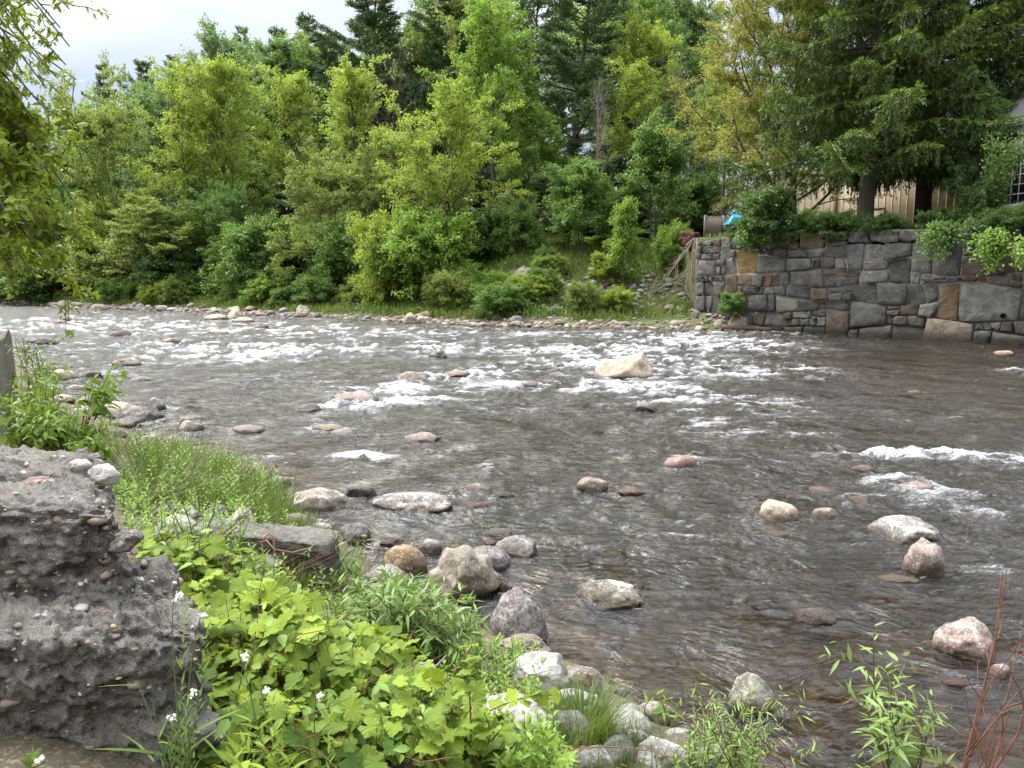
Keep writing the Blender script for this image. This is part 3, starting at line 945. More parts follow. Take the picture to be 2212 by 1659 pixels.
n = 0
while n < 60:                        # cobbles and stones of the near bank, between the plants
    px, py = [(RNG.uniform(330, 640), RNG.uniform(1090, 1240)), (RNG.uniform(700, 1080), RNG.uniform(1230, 1420)), (RNG.uniform(1030, 1330), RNG.uniform(1420, 1600)), (RNG.uniform(1180, 1560), RNG.uniform(1540, 1655))][n % 4]
    p = on_ground(px, py)
    if p[2] < .0: continue
    small_stone(p[0], p[1], RNG.uniform(.035, .12), 'weathered stone among the weeds and cobbles of the near bank', 'stones of the near bank', 'bank_stone', .3, tone=['pale', 'tan', 'grey', 'brown', 'pale'][n % 5])
    n += 1
n = 0
while n < 100:                       # biggest first come the individual stones, the gravel between them is one mass
    x = RNG.uniform(-50, 11.5)
    y = yF(x) + RNG.normal(.25, .55)
    small_stone(x, y, RNG.uniform(.13, .30) * (1 + .5 * (x < -12)), 'small weathered stone in the rubble strip along the far waterline', 'stones along the far waterline')
    n += 1
n = 0
while n < 55:
    p = on_ground(RNG.uniform(1190, 1480), RNG.uniform(585, 672))
    small_stone(p[0], p[1], RNG.uniform(.14, .32), 'grey stone in the rubble slope between the far grass and the wall', 'stones of the rubble slope', 'rubble_stone', tone=['grey', 'pale', 'tan', 'grey'][n % 4])
    n += 1


def pebbles(name, pts, rad, mat_cols, kind='stuff', seed=1):
    r = np.random.default_rng(seed)
    b = MB()
    shapes = [stone(950 + i, .4, 0, 2)[0] for i in range(8)]
    F = ICO[2][1]
    for p, q in zip(pts, rad):
        V = shapes[int(r.integers(8))] * np.array([q * r.uniform(.9, 1.3), q * r.uniform(.7, 1), q * r.uniform(.45, .7)])
        a = r.uniform(0, 6.28)
        V = np.stack([V[:, 0] * math.cos(a) - V[:, 1] * math.sin(a), V[:, 0] * math.sin(a) + V[:, 1] * math.cos(a), V[:, 2]], -1)
        c = np.array(TONES[mat_cols[int(r.integers(len(mat_cols)))]]) * r.uniform(.45, 1.0)
        b.add(V + p, F, .5, np.minimum(c, .95))
    return b


def pebble_mat():
    m, nt, out = new_mat('pebbles')
    k = NT(nt)
    pos = k.n('NewGeometry').outputs['Position']
    c = k.n('Attribute', attribute_name='tone').outputs['Color']
    nz = k.noise(pos, 18, 5, .7)
    c = k.mix(k.ramp(nz, .35, .7, 0, .6), c, k.mix(1.0, c, (.5, .48, .46), 'MULTIPLY'))
    wet = k.ramp(k.n('SeparateXYZ', {0: pos}).outputs[2], .0, .07, 1, 0)
    c = k.mix(wet, c, k.mix(1.0, c, (.40, .29, .19), 'MULTIPLY'))
    pr = k.n('BsdfPrincipled', {'Base Color': c, 'Roughness': k.math('SUBTRACT', .85, k.math('MULTIPLY', wet, .5)), 'Normal': k.bump(nz, .02, .7)})
    nt.links.new(pr.outputs[0], out.inputs[0])
    return m


M['pebble'] = pebble_mat()
r = np.random.default_rng(31)
x = r.uniform(-55, 12, 2300)
y = yF(x) + r.normal(.35, .75, 2300)
P = np.column_stack([x, y, np.maximum(ground_z(x, y), -.1)])
q = np.array([on_ground(a, c) for a, c in zip(r.uniform(1150, 1570, 520), r.uniform(580, 690, 520))])
P = np.concatenate([P, q])
tag(pebbles('far_gravel', P, r.uniform(.05, .17, len(P)) * (1 + .4 * (P[:, 0] < -12)), TONE_LIST, seed=3).build('far_gravel', M['pebble']), kind='stuff')
P = scatter([(1010, 1400), (1150, 1430), (1300, 1510), (1480, 1600), (1560, 1650), (1150, 1650), (900, 1540)], 330, r)
P2 = scatter([(330, 1100), (640, 1080), (720, 1180), (840, 1290), (700, 1330), (420, 1260)], 260, r)
P = np.concatenate([P, P2])
tag(pebbles('near_gravel', P, r.uniform(.006, .033, len(P)) * r.uniform(.6, 1, len(P)), ['pale', 'tan', 'brown', 'grey', 'purple'], seed=4).build('near_gravel', M['pebble']), kind='stuff')
# cobbles lying on the bed, seen through the clear brown water
P = scatter([(900, 1180), (1200, 1000), (1700, 1000), (2212, 1000), (2212, 1640), (1560, 1640), (1250, 1470), (1080, 1290)], 1500, r)
P = P[P[:, 2] < -.02]
P[:, 2] -= .02
rad = np.minimum(r.uniform(.05, .17, len(P)), .9 * np.abs(P[:, 2]) + .02)
tag(pebbles('riverbed_cobbles', P, rad, ['ochre', 'tan', 'brown', 'olive', 'grey', 'tan'], seed=5).build('riverbed_cobbles', M['pebble']), kind='stuff')
build_water()
# ------------------------------------------------------------------ stone retaining wall
def boxv(c, s):
    c, s = np.asarray(c, float), np.asarray(s, float) / 2
    V = np.array([[x, y, z] for x in (-1, 1) for y in (-1, 1) for z in (-1, 1)]) * s + c
    F = [[0, 1, 3, 2], [4, 6, 7, 5], [0, 4, 5, 1], [2, 3, 7, 6], [0, 2, 6, 4], [1, 5, 7, 3]]
    return V, F


def orient(V, o, ux):
    """local (along, out, up) to world, the wall running along ux from o"""
    ux = np.array([ux[0], ux[1], 0.0])
    ux /= np.linalg.norm(ux)
    n_ = np.array([ux[1], -ux[0], 0])          # outwards, towards the river
    return np.asarray(o) + V[:, :1] * ux + V[:, 1:2] * n_ + V[:, 2:3] * np.array([0, 0, 1.0])


def wall_stone_mat():
    m, nt, out = new_mat('wall_stone')
    k = NT(nt)
    pos = k.n('NewGeometry').outputs['Position']
    c = k.n('Attribute', attribute_name='tone').outputs['Color']
    big = k.noise(pos, 2.4, 6, .65, .6)
    drip = k.noise(k.map(pos, (5, 5, .7)), 1.6, 5, .65)
    fine = k.noise(pos, 22, 6, .7)
    c1 = k.mix(k.ramp(big, .35, .65), k.mix(1.0, c, (.58, .56, .56), 'MULTIPLY'), c)
    c1 = k.mix(k.ramp(drip, .60, .80, 0, .3), c1, (.40, .38, .35))
    c1 = k.mix(k.ramp(fine, .58, .75, 0, .35), c1, (.45, .42, .38))
    z = k.n('SeparateXYZ', {0: pos}).outputs[2]
    wet = k.ramp(k.math('ADD', z, k.math('MULTIPLY', big, -.5)), -.15, .2, 1, 0)
    c1 = k.mix(wet, c1, k.mix(1.0, c1, (.32, .28, .24), 'MULTIPLY'))
    h = k.math('ADD', k.math('MULTIPLY', big, .7), k.math('MULTIPLY', fine, .25))
    pr = k.n('BsdfPrincipled', {'Base Color': c1, 'Roughness': .88, 'Specular IOR Level': .3, 'Normal': k.bump(h, .24, 1.0)})
    nt.links.new(pr.outputs[0], out.inputs[0])
    return m


M['wallstone'] = wall_stone_mat()
M['mortar'] = plain_mat('mortar', (.24, .23, .21), (.12, .115, .105), .95, 5, .1, 0, .03)
WL = np.linalg.norm(WALL_B - WALL_A)
WU = (WALL_B - WALL_A) / WL
WO = np.array([WALL_A[0], WALL_A[1], 0.0])
r = np.random.default_rng(55)
HOT = [(1720, 526, 'w1'), (1760, 524, 'w2'), (1607, 553, 'w3'), (1642, 567, 'w2'), (1660, 596, 'w1'), (2085, 566, 'w1'), (2106, 600, 'w4'), (2060, 642, 'w1'), (2025, 673, 'w1'),
       (1948, 640, 'w5'), (2037, 715, 'w6'), (2205, 668, 'w1'), (1708, 672, 'w5'), (1600, 617, 'w2'), (2180, 610, 'w5'), (2190, 560, 'w4'), (1962, 612, 'w4')]
HC = {'w1': (.215, .145, .088), 'w2': (.20, .15, .10), 'w3': (.33, .22, .10), 'w4': (.16, .085, .06), 'w5': (.13, .10, .08), 'w6': (.36, .29, .23)}
wb = MB()


def wall_block(u0, u1, a0, a1, b0, b1, s0=0.0, s1=0.0):
    """one stone of the wall face: bottom edge a0-a1, top edge b0-b1"""
    g_ = r.uniform(.008, .036)
    n_ = 5
    ring = []
    for t in np.linspace(0, 1, n_)[:-1]: ring.append((u0 + (u1 - u0) * t, a0 + (a1 - a0) * t))
    for t in np.linspace(0, 1, 4)[:-1]: ring.append((u1, a1 + (b1 - a1) * t))
    for t in np.linspace(0, 1, n_)[:-1]: ring.append((u1 + (u0 - u1) * t, b1 + (b0 - b1) * t))
    for t in np.linspace(0, 1, 4)[:-1]: ring.append((u0, b0 + (a0 - b0) * t))
    ring = np.array(ring)
    f_ = np.clip((ring[:, 0] - u0) / (u1 - u0), 0, 1)
    v_ = np.clip((ring[:, 1] - (a0 + a1) / 2) / max((b0 + b1 - a0 - a1) / 2, .05), 0, 1) - .5
    ring[:, 0] += v_ * (s0 * (1 - f_) + s1 * f_)
    c = ring.mean(0)
    half = np.array([(u1 - u0) / 2, max((b0 + b1 - a0 - a1) / 4, .05)])
    q = (ring - c) / half
    q = q * (1 - .07 * np.clip(np.abs(q[:, :1] * q[:, 1:]) - .55, 0, 1))         # cut corners
    ring = c + q * (half - g_) + r.normal(0, .017, ring.shape)
    e = r.uniform(.025, .19)
    tilt = r.uniform(-.05, .05, 2)
    V, k = [], len(ring)
    for s_, dep in ((1.0, -.25), (.992, e * .75), (.955, e), (.55, e + r.uniform(-.02, .03))):
        w_ = c + (ring - c) * s_
        d = dep + (w_ - c) @ tilt * (dep > 0) + r.normal(0, .012, k) * (dep > 0)
        if np.ndim(d) and dep > 0: d = np.maximum(d, .014)
        V.append(np.column_stack([w_[:, 0], d, w_[:, 1]]))
    V = np.concatenate(V + [np.array([[c[0], max(.016, e + r.uniform(-.02, .04)), c[1]]])])
    F4 = []
    for i in range(3):
        for j in range(k): F4.append([i * k + j, i * k + (j + 1) % k, (i + 1) * k + (j + 1) % k, (i + 1) * k + j])
    F3 = [[3 * k + j, 3 * k + (j + 1) % k, 4 * k] for j in range(k)]
    V = orient(V, WO, WU)
    P = proj(V[-1])
    col = np.array([.165, .160, .150]) * r.uniform(.62, 1.5) * np.array([1, r.uniform(.97, 1.01), r.uniform(.88, 1.0)])
    if r.random() < .14: col = np.array([.15, .115, .085]) * r.uniform(.8, 1.3)
    best = None
    for hx, hy, t in HOT:
        d = math.hypot((hx - P[0]) / 1.6, hy - P[1])
        if d < 14 and (best is None or d < best[0]): best = (d, t)
    if best: col = np.array(HC[best[1]]) * r.uniform(.85, 1.1)
    n0 = wb.n
    wb.add(V, F4, .5, col)
    wb.F.append(np.array(F3) + n0)


rows = [-.35, .38, .92, 1.52, 2.16, 2.70, 3.34, 3.86, 4.44]


def vrow(i, u):
    if i == 0: return rows[0]
    return rows[i] + (.12 * math.sin(u * .55 + i * 2.1) + .08 * math.sin(u * 1.7 + i * 4.7)) * (1 if i < 8 else .25) - (.05 * max(0, 3 - u) if i == 8 else 0)


TALL = {i: [] for i in range(12)}            # stones that run through two courses
for i in range(len(rows) - 1):
    u, sl = -.1 - r.uniform(0, .4), 0.0
    while u < WL:
        blk = [q for q in TALL[i] if q[0] - .05 <= u < q[1]]
        if blk:
            u, sl = blk[0][1], 0.0
            continue
        hgt = vrow(i + 1, u) - vrow(i, u)
        wd = hgt * r.uniform(1.0, 2.5) if r.random() > .3 else hgt * r.uniform(.55, 1.0)
        wd = max(.3, wd)
        if u < 4: wd *= .72
        v, sl2 = u + wd, r.normal(0, .13)
        nxt = [q[0] for q in TALL[i] if u < q[0] < v + .3]
        if nxt: v, sl2 = min(nxt), 0.0
        elif i < len(rows) - 2 and r.random() < .16 and wd > .5 and not nxt:
            TALL[i + 1].append((u, v))
            wall_block(u, v, vrow(i, u), vrow(i, v), vrow(i + 2, u), vrow(i + 2, v), sl, 0)
            u, sl = v, 0.0
            continue
        a0, a1, b0, b1 = vrow(i, u), vrow(i, v), vrow(i + 1, u), vrow(i + 1, v)
        if r.random() < .22 and hgt > .4:       # two thinner stones in one course
            f = r.uniform(.35, .65)
            m0, m1 = a0 + (b0 - a0) * f, a1 + (b1 - a1) * (f + r.uniform(-.12, .12))
            if r.random() < .5:
                wall_block(u, v, a0, a1, m0, m1)
                wall_block(u, v, m0, m1, b0, b1)
                sl2 = 0.0
            else:
                s_ = u + wd * r.uniform(.35, .65)
                wall_block(u, s_, a0, (a0 + a1) / 2, m0, m1)
                wall_block(s_, v, (a0 + a1) / 2, a1, m0, m1)
                wall_block(u, v, m0, m1, b0, b1)
                sl2 = 0.0
        else:
            wall_block(u, v, a0, a1, b0, b1, sl, sl2)
        u, sl = v, sl2
wall = empty('stone_wall', (0, 0, 0), 'long retaining wall of dark grey squared stones with rusty brown ones, standing in the river', 'wall')
wb.build('stone_facing', M['wallstone'], wall, smooth=False)
b = MB()
V, F = boxv((WL / 2 + .3, -.42, 1.8), (WL - .2, .84, 4.0))
b.add(orient(V, WO, WU), F)
b.build('mortar', M['mortar'], wall, smooth=False)
# the iron drain stub low in the wall
p = at(2183, 680, 29.6)
w_ = np.array([WU[1], -WU[0], 0])
u_ = (p[:2] - WALL_A) @ WU
c0 = orient(np.array([[u_, .0, p[2]]]), WO, WU)[0]
b = MB()
b.tube([c0, c0 + w_ * .22], [.09, .09], 12)
b.tube([c0 + w_ * .22, c0 + w_ * .02], [.065, .065], 12)
b.build('drain_pipe', plain_mat('iron_black', (.02, .018, .016), (.05, .035, .025), .6), wall)

# ------------------------------------------------------------------ concrete ruin at the left
def rounded_block(lo, hi, n_, seed, amp=.03, shear=.62, rnd=.09):
    """a weathered block: six gridded faces, edges worn, surface pitted"""
    lo, hi = np.array(lo), np.array(hi)
    g_ = np.linspace(-1, 1, n_)
    A, Bq = np.meshgrid(g_, g_)
    b = MB()
    b.P, b.N = [], []
    for ax in range(3):
        for s_ in (-1, 1):
            q = np.zeros((n_ * n_, 3))
            q[:, ax] = s_
            q[:, (ax + 1) % 3] = A.ravel() * s_
            q[:, (ax + 2) % 3] = Bq.ravel()
            half = (hi - lo) / 2
            p = q * half
            inn = np.clip(p, -(half - rnd), half - rnd)
            dv = p - inn
            ln = np.linalg.norm(dv, axis=1, keepdims=True)
            nr = dv / np.maximum(ln, 1e-6)
            p = inn + nr * np.minimum(ln, rnd)
            w = p + (lo + hi) / 2
            p = w + nr * (amp * 1.5 * fbm(w * 2.4 + seed, 3, 11) + amp * .95 * fbm(w * 9 + seed, 3, 12) + amp * .5 * fbm(w * 30, 2, 13) - amp * 1.2 * sstep(.40, .8, fbm(w * [5, 5, 9] + 9, 3, 17)))[:, None]
            strata = vnoise(np.stack([w[:, 0] * .9, w[:, 1] * .9, w[:, 2] * 8], -1), 15) + .7 * vnoise(np.stack([w[:, 0] * 2.5, w[:, 1] * 2.5, w[:, 2] * 22], -1), 16)
            p = p + nr * (amp * .55 * strata * (np.abs(nr[:, 2]) < .5))[:, None]
            i = (np.arange(n_ - 1)[:, None] * n_ + np.arange(n_ - 1)[None]).ravel()
            p[:, 0] -= shear * (p[:, 1] - lo[1])            # the sides run back to the left
            b.add(p, np.stack([i, i + 1, i + n_ + 1, i + n_], -1))
            b.P.append(p)
            b.N.append(nr)
    b.P, b.N = np.concatenate(b.P), np.concatenate(b.N)
    return b


def concrete_mat():
    m, nt, out = new_mat('pebbly_concrete')
    k = NT(nt)
    pos = k.n('NewGeometry').outputs['Position']
    big = k.noise(pos, 3.0, 6, .65, .4)
    band = k.noise(k.map(pos, (1.5, 1.5, 9)), 1.0, 5, .65, .5)
    fine = k.noise(pos, 30, 7, .75)
    vor = k.n('TexVoronoi', {'Vector': k.n('VectorMath', {0: pos, 1: k.n('TexNoise', {'Vector': pos, 'Scale': 9.0}).outputs['Color']}, operation='ADD').outputs[0], 'Scale': 26.0})
    sep = k.n('SeparateColor', {0: vor.outputs['Color']})
    c = k.mix(k.ramp(band, .38, .62), (.18, .16, .14), (.46, .42, .365))
    c = k.mix(k.ramp(big, .5, .68, 0, .7), c, (.085, .076, .067))
    pebc = k.mix(sep.outputs[1], (.20, .145, .11), (.40, .36, .31))
    peb = k.math('MULTIPLY', k.ramp(vor.outputs['Distance'], .18, .34, 1, 0), k.ramp(sep.outputs[0], .45, .55))
    c = k.mix(k.math('MULTIPLY', peb, .85), c, pebc)
    c = k.mix(k.ramp(fine, .56, .72, 0, .75), c, (.42, .39, .34))
    c = k.mix(k.ramp(fine, .34, .47, .9, 0), c, (.022, .02, .018))
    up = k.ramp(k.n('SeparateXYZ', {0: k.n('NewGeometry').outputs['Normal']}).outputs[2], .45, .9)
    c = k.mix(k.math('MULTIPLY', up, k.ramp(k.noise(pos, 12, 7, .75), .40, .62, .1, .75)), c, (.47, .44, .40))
    pit, grit = k.noise(pos, 75, 5, .8), k.noise(pos, 190, 3, .75)
    c = k.mix(k.ramp(pit, .54, .64, 0, .6), c, (.02, .018, .016))
    c = k.mix(k.ramp(grit, .54, .66, 0, .7), c, (.55, .51, .45))
    c = k.mix(k.ramp(grit, .34, .45, .5, 0), c, (.03, .026, .022))
    h = k.math('ADD', k.math('MULTIPLY', k.math('SUBTRACT', grit, pit), .6), k.math('ADD', k.math('MULTIPLY', peb, .7), k.math('MULTIPLY', band, .6)))
    pr = k.n('BsdfPrincipled', {'Base Color': c, 'Roughness': .95, 'Specular IOR Level': .15, 'Normal': k.bump(h, .06, 1.0)})
    nt.links.new(pr.outputs[0], out.inputs[0])
    return m


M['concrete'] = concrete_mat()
ruin = empty('concrete_ruin', (-2, 2.8, .6), 'broken block of old pebbly concrete with a lower ledge, in the near left corner', 'concrete block')


def child(o, root):
    o.parent = root
    o.location = [-q for q in root.location]
    return o


UP = dict(lo=(-3.6, 2.62, 1.14), hi=(-1.37, 3.62, 1.71))
LOW = dict(lo=(-3.6, 2.78, .2), hi=(-1.25, 3.4, 1.2))
LEDGE = dict(lo=(-1.95, 2.46, .2), hi=(-.99, 3.1, 1.33))
BLK = [rounded_block(UP['lo'], UP['hi'], 210, 1.0), rounded_block(LEDGE['lo'], LEDGE['hi'], 170, 6.0, .036), rounded_block(LOW['lo'], LOW['hi'], 130, 3.0, .04)]
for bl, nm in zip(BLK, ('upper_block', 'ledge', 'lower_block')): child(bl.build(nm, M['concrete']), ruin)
pts, rad = [], []
for bl, n_, big in zip(BLK, (2600, 1500, 900), (1.0, 1.15, 1.5)):
    idx = r.integers(0, len(bl.P), n_)
    q = np.where(r.random(n_) < .93, r.uniform(.004, .015, n_), r.uniform(.015, .034, n_)) * big
    pts.append(bl.P[idx] - bl.N[idx] * (q * r.uniform(.25, .75, n_))[:, None])
    rad.append(q)
pts, rad = np.concatenate(pts), np.concatenate(rad)
pb = pebbles('embedded_pebbles', np.array(pts), np.array(rad), ['tan', 'brown', 'pink', 'grey', 'pale', 'purple', 'pale', 'blond'], seed=8)
o = child(pb.build('embedded_pebbles', M['pebble']), ruin)
tag(o, kind='stuff')
# one big pale stone and a purple one set in the end of the upper block, one white lump on its rim
for (x, y, z, q, t, lab) in [(-1.45, 2.60, 1.30, .05, 'pink', 'pale pinkish stone set in the face'), (-1.41, 2.70, 1.55, .055, 'purple', 'purple stone set in the worn end'),
                             (-1.62, 2.98, 1.72, .055, 'pale', 'white lump on the rim'), (-1.80, 3.12, 1.72, .045, 'pale', 'small white lump on the rim'), (-1.86, 2.92, 1.70, .07, 'red', 'flat reddish stone in the top')]:
    V, F = stone(int(abs(x) * 1000), .5, 0, 4)
    b = MB()
    b.add(V * np.array([q * 1.2, q, q * (.35 if t == 'red' else .8)]) + np.array([x, y, z]), F)
    o = child(b.build('embedded_stone', M['rock']), ruin)
    o.color = (*TONES[t], .3)
    o['label'] = lab

# weathered post at the left edge
p = on_ground(18, 945)
post = empty('wooden_post', p, 'weathered grey timber post with a split top at the left edge', 'post')
b = MB()
nz, na = 26, 20
zz = np.linspace(-.3, 1.0, nz)
top_ = at(10, 728, p[1])[2] - p[2]
V = []
for z_ in zz:
    for a in np.arange(na) * 2 * PI / na:
        sq = 1 / max(abs(math.cos(a)), abs(math.sin(a))) ** .75
        rr = .16 * sq * (1.05 - .18 * max(z_, 0)) * (1 + .05 * math.sin(a * 9) + .03 * math.sin(a * 5 + 2))
        z2 = z_ * top_
        if z_ == zz[-1]: z2 += .06 * math.sin(a * 2 + 1) + .03 * math.sin(a * 5)
        V.append([rr * math.cos(a) - .05, rr * math.sin(a), z2])
V = np.array(V)
i = np.arange(nz - 1)[:, None] * na
j = np.arange(na)[None]
b.add(V, np.stack([i + j, i + (j + 1) % na, i + na + (j + 1) % na, i + na + j], -1).reshape(-1, 4))
b.add(np.concatenate([V[-na:], V[-na:].mean(0, keepdims=True) - [0, 0, .03]]), [[k, (k + 1) % na, na] for k in range(na)])
b.build('timber', bark_mat('grey_timber', (.13, .11, .09), (.36, .32, .27), 9), post)

# ------------------------------------------------------------------ slab with bent rebar on the near bank
p = on_ground(555, 1205)
slab = empty('concrete_slab', p, 'tilted grey concrete slab with a bent rusty bar, lying among the weeds', 'slab')
sb = rounded_block((-.52, -.03, -.15), (.54, .24, .17), 90, 9.0, .012, 0, .03)
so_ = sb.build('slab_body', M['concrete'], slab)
so_.rotation_euler = (.08, .06, -.12)
b = MB()
b.tube([(.08, -.10, -.05), (.08, -.11, .14), (.09, -.10, .19), (.12, -.08, .21), (.155, -.09, .19), (.16, -.10, .12), (.16, -.10, 0)], .008, 8)
b.tube([(.07, -.10, .15), (.12, -.14, .18), (.18, -.16, .12), (.3, -.14, .09), (.42, -.10, .11)], .005, 6)
b.build('bent_rebar', plain_mat('rust', (.20, .10, .06), (.33, .20, .13), .9, 30), slab)

# ------------------------------------------------------------------ buildings on the far side
WHITE = plain_mat('white_paint', (.74, .74, .72), (.62, .62, .6), .55, 5)
GLASS = plain_mat('dark_glass', (.012, .014, .018), (.02, .022, .026), .08, 2, .5, 0, 0)


def frame_at(p0, p1):
    """local axes of a facade whose foot runs from p0 to p1 (seen from the river)"""
    o = np.array([p0[0], p0[1], p0[2]])
    return o, np.array([p1[0] - p0[0], p1[1] - p0[1]]), math.hypot(p1[0] - p0[0], p1[1] - p0[1])


a_, c_ = at(1640, 490, 52.0), at(2230, 470, 40.0)
O, UX, LN = frame_at(a_, c_)
O[2] = 4.2
shed = empty('metal_building', O, 'long cream metal building with ribbed walls, seen behind the spruces', 'building')
base = np.array(O)


def part(name, mat, root, items, smooth=False):
    b = MB()
    for c, s in items:
        V, F = boxv(c, s)
        b.add(orient(V, O, UX) - base, F)
    return b.build(name, mat, root, smooth)


ZT = at(1850, 362, 47.5)[2] - O[2]
CREAM = plain_mat('cream_metal', (.82, .67, .52), (.78, .63, .48), .5, 1.5, .4, 0, 0)
items = [((LN / 2, -4, ZT / 2), (LN, 8, ZT))]
part('ribbed_wall', CREAM, shed, items + [((x, .012, ZT / 2 - .1), (.05, .024, ZT - .24)) for x in np.arange(.2, LN, .42)])
part('roof_edge', WHITE, shed, [((LN / 2, -3.9, ZT + .1), (LN + .3, 8.5, .22))])
part('roof_sheet', plain_mat('roof_metal', (.45, .45, .45), None, .4, 3, .5, 0, 0), shed, [((LN / 2, -4, ZT + .26), (LN + .1, 8.2, .10))])
part('wall_trim', plain_mat('tan_trim', (.40, .29, .21), None, .6), shed, [((5.2, .08, ZT / 2 - .1), (.22, .10, ZT - .26))])
part('low_door', plain_mat('pale_door', (.72, .66, .52), None, .6), shed, [((7.3, .09, 1.15), (1.6, .08, 2.1))])
part('door_frame', plain_mat('tan_trim2', (.36, .27, .20), None, .6), shed, [((7.3, .09, 2.26), (1.84, .12, .1)), ((6.43, .09, 1.1), (.1, .12, 2.2)), ((8.17, .09, 1.1), (.1, .12, 2.2))])

# grey house at the right edge
a_, c_ = at(2095, 480, 35.0), at(2330, 480, 30.0)
O, UX, LN = frame_at(a_, c_)
O[2] = 4.35
base = np.array(O)
house = empty('grey_house', O, 'grey clapboard house with a white framed glass door, cut by the right edge', 'house')
HT = at(2200, 272, 33)[2] - O[2]
GREY = plain_mat('grey_clapboard', (.34, .335, .32), (.29, .285, .275), .7, 6, .2, 0, .002)
part('clapboard_wall', GREY, house, [((LN / 2, -2.6, HT / 2), (LN, 5, HT))] + [((LN / 2, -.10 + .012, z_), (LN, .045, .035)) for z_ in np.arange(.1, HT - .3, .155)])
part('eave_trim', WHITE, house, [((LN / 2, .04, HT - .16), (LN + .2, .10, .26)), ((LN / 2, .12, HT + .02), (LN + .3, .34, .09))])
rf = MB()
V = np.array([[-.2, .34, HT + .07], [LN + .2, .34, HT + .07], [LN + .2, -2.6, HT + 2.1], [-.2, -2.6, HT + 2.1], [-.2, -5.5, HT + .07], [LN + .2, -5.5, HT + .07]])
rf.add(orient(V, O, UX) - base, [[0, 1, 2, 3], [3, 2, 5, 4]])
rf.add(orient(V[[0, 3, 4]], O, UX) - base, [[0, 1, 2]])
rf.build('roof', plain_mat('shingle', (.13, .13, .135), (.20, .20, .2), .9, 20), house, False)
# the door stands where its glass is seen
dl = (at(2163, 390, 33.4) - O)[:2] @ (UX / LN)
dr = (at(2212, 390, 32.3) - O)[:2] @ (UX / LN)
z0, z1 = at(2185, 441, 33)[2] - O[2], at(2185, 337, 33)[2] - O[2]
dw = dr - dl
cx = (dl + dr) / 2
door = part('glass_door', WHITE, house, [((dl - .07, -.02, (z0 + z1) / 2), (.14, .10, z1 - z0)), ((dr + .07, -.02, (z0 + z1) / 2), (.14, .10, z1 - z0)),
                                         ((cx, -.02, z1 + .09), (dw + .28, .10, .18)), ((cx, -.02, z0 - .14), (dw + .28, .10, .28))])
o = part('glass', GLASS, house, [((cx, -.04, (z0 + z1) / 2), (dw, .03, z1 - z0))])
o.parent = door
mt = [((dl + dw * q, -.012, (z0 + z1) / 2), (.035, .04, z1 - z0)) for q in (1 / 3, 2 / 3)] + [((cx, -.008, z0 + (z1 - z0) * q), (dw, .04, .035)) for q in (.2, .4, .6, .8)]
o = part('muntins', WHITE, house, mt)
o.parent = door
part('door_surround', WHITE, house, [((dl - .62, -.0, (z0 + z1) / 2 + .1), (.9, .06, z1 - z0 + .9)), ((dr + .34, -.0, (z0 + z1) / 2 + .1), (.36, .06, z1 - z0 + .9)), ((cx, 0, z1 + .42), (dw + .3, .06, .44))])
rail = empty('iron_railing', base, 'black iron stair railing by the glass door', 'railing')
items = [((dl - .75 + i * .17, .8, .62), (.03, .03, 1.1)) for i in range(8)] + [((dl - .15, .8, 1.18), (1.35, .04, .04)), ((dl - .15, .8, .2), (1.35, .03, .03))]
part('bars', plain_mat('black_iron', (.012, .012, .012), None, .5), rail, items)

# dark post before the cream building
p = at(1985, 470, 37.0)
post2 = empty('utility_post', (p[0], p[1], 4.3), 'dark square timber post in front of the cream metal building', 'post')
b = MB()
V, F = boxv((0, 0, 2.2), (.36, .30, 4.4))
b.add(V, F)
V, F = boxv((.22, -.02, 2.1), (.07, .12, 4.0))
b.add(V, F)
b.build('timber', bark_mat('dark_timber', (.025, .02, .016), (.07, .055, .045)), post2, False)

# fence and blue cover beyond the end of the wall
O = at(1521, 500, 47.0)
O[2] = G(O[0], O[1]) - .1
UX = at(1600, 500, 47.5)[:2] - O[:2]
base = np.array(O)
ft = at(1535, 469, 47)[2] - O[2]
fn = empty('panel_fence', O, 'low tan panel fence with grey metal frame beside the blue cover', 'fence')
L2 = np.linalg.norm(UX)
part('tan_panel', plain_mat('tan_panel', (.34, .25, .19), (.29, .21, .16), .8), fn, [((L2 / 2, 0, ft / 2), (L2, .05, ft))])
for x in (0, L2 * .5, L2):
    part('fence_post', plain_mat('galvanised', (.45, .45, .45), None, .4), fn, [((x, .03, ft / 2 + .05), (.07, .07, ft + .12))])
part('top_rail', plain_mat('galvanised2', (.48, .48, .48), None, .4), fn, [((L2 / 2, .03, ft + .03), (L2, .05, .05))])
p = at(1578, 486, 45.6)
cov = empty('blue_cover', p, 'bright blue ribbed plastic cover showing over the bank beside the fence', 'cover')
b = MB()
V = []
for i, x in enumerate(np.linspace(-.45, .62, 19)):
    rb = .02 * (i % 2)
    hh = .62 * min(1, (x + .5) / .42) if x < 0 else .62 - .1 * x
    V += [[x, -.55 - rb, 0], [x * .85 + .05, -.42 - rb, hh * .62 + rb], [x * .7 + .12, 0, hh + rb], [x * .85 + .05, .42, hh * .6], [x, .55, 0]]
F = [[i * 5 + j, (i + 1) * 5 + j, (i + 1) * 5 + j + 1, i * 5 + j + 1] for i in range(18) for j in range(4)]
b.add(np.array(V), F)
b.build('ribbed_shell', plain_mat('blue_plastic', (.02, .33, .52), (.03, .40, .6), .35, 3, .5, 0, 0), cov, False)
b = MB()
V, F = boxv((.1, 0, -.22), (1.0, 1.0, .42))
b.add(V, F)
b.build('dark_base', plain_mat('dark_navy', (.015, .02, .05), None, .5), cov, False)

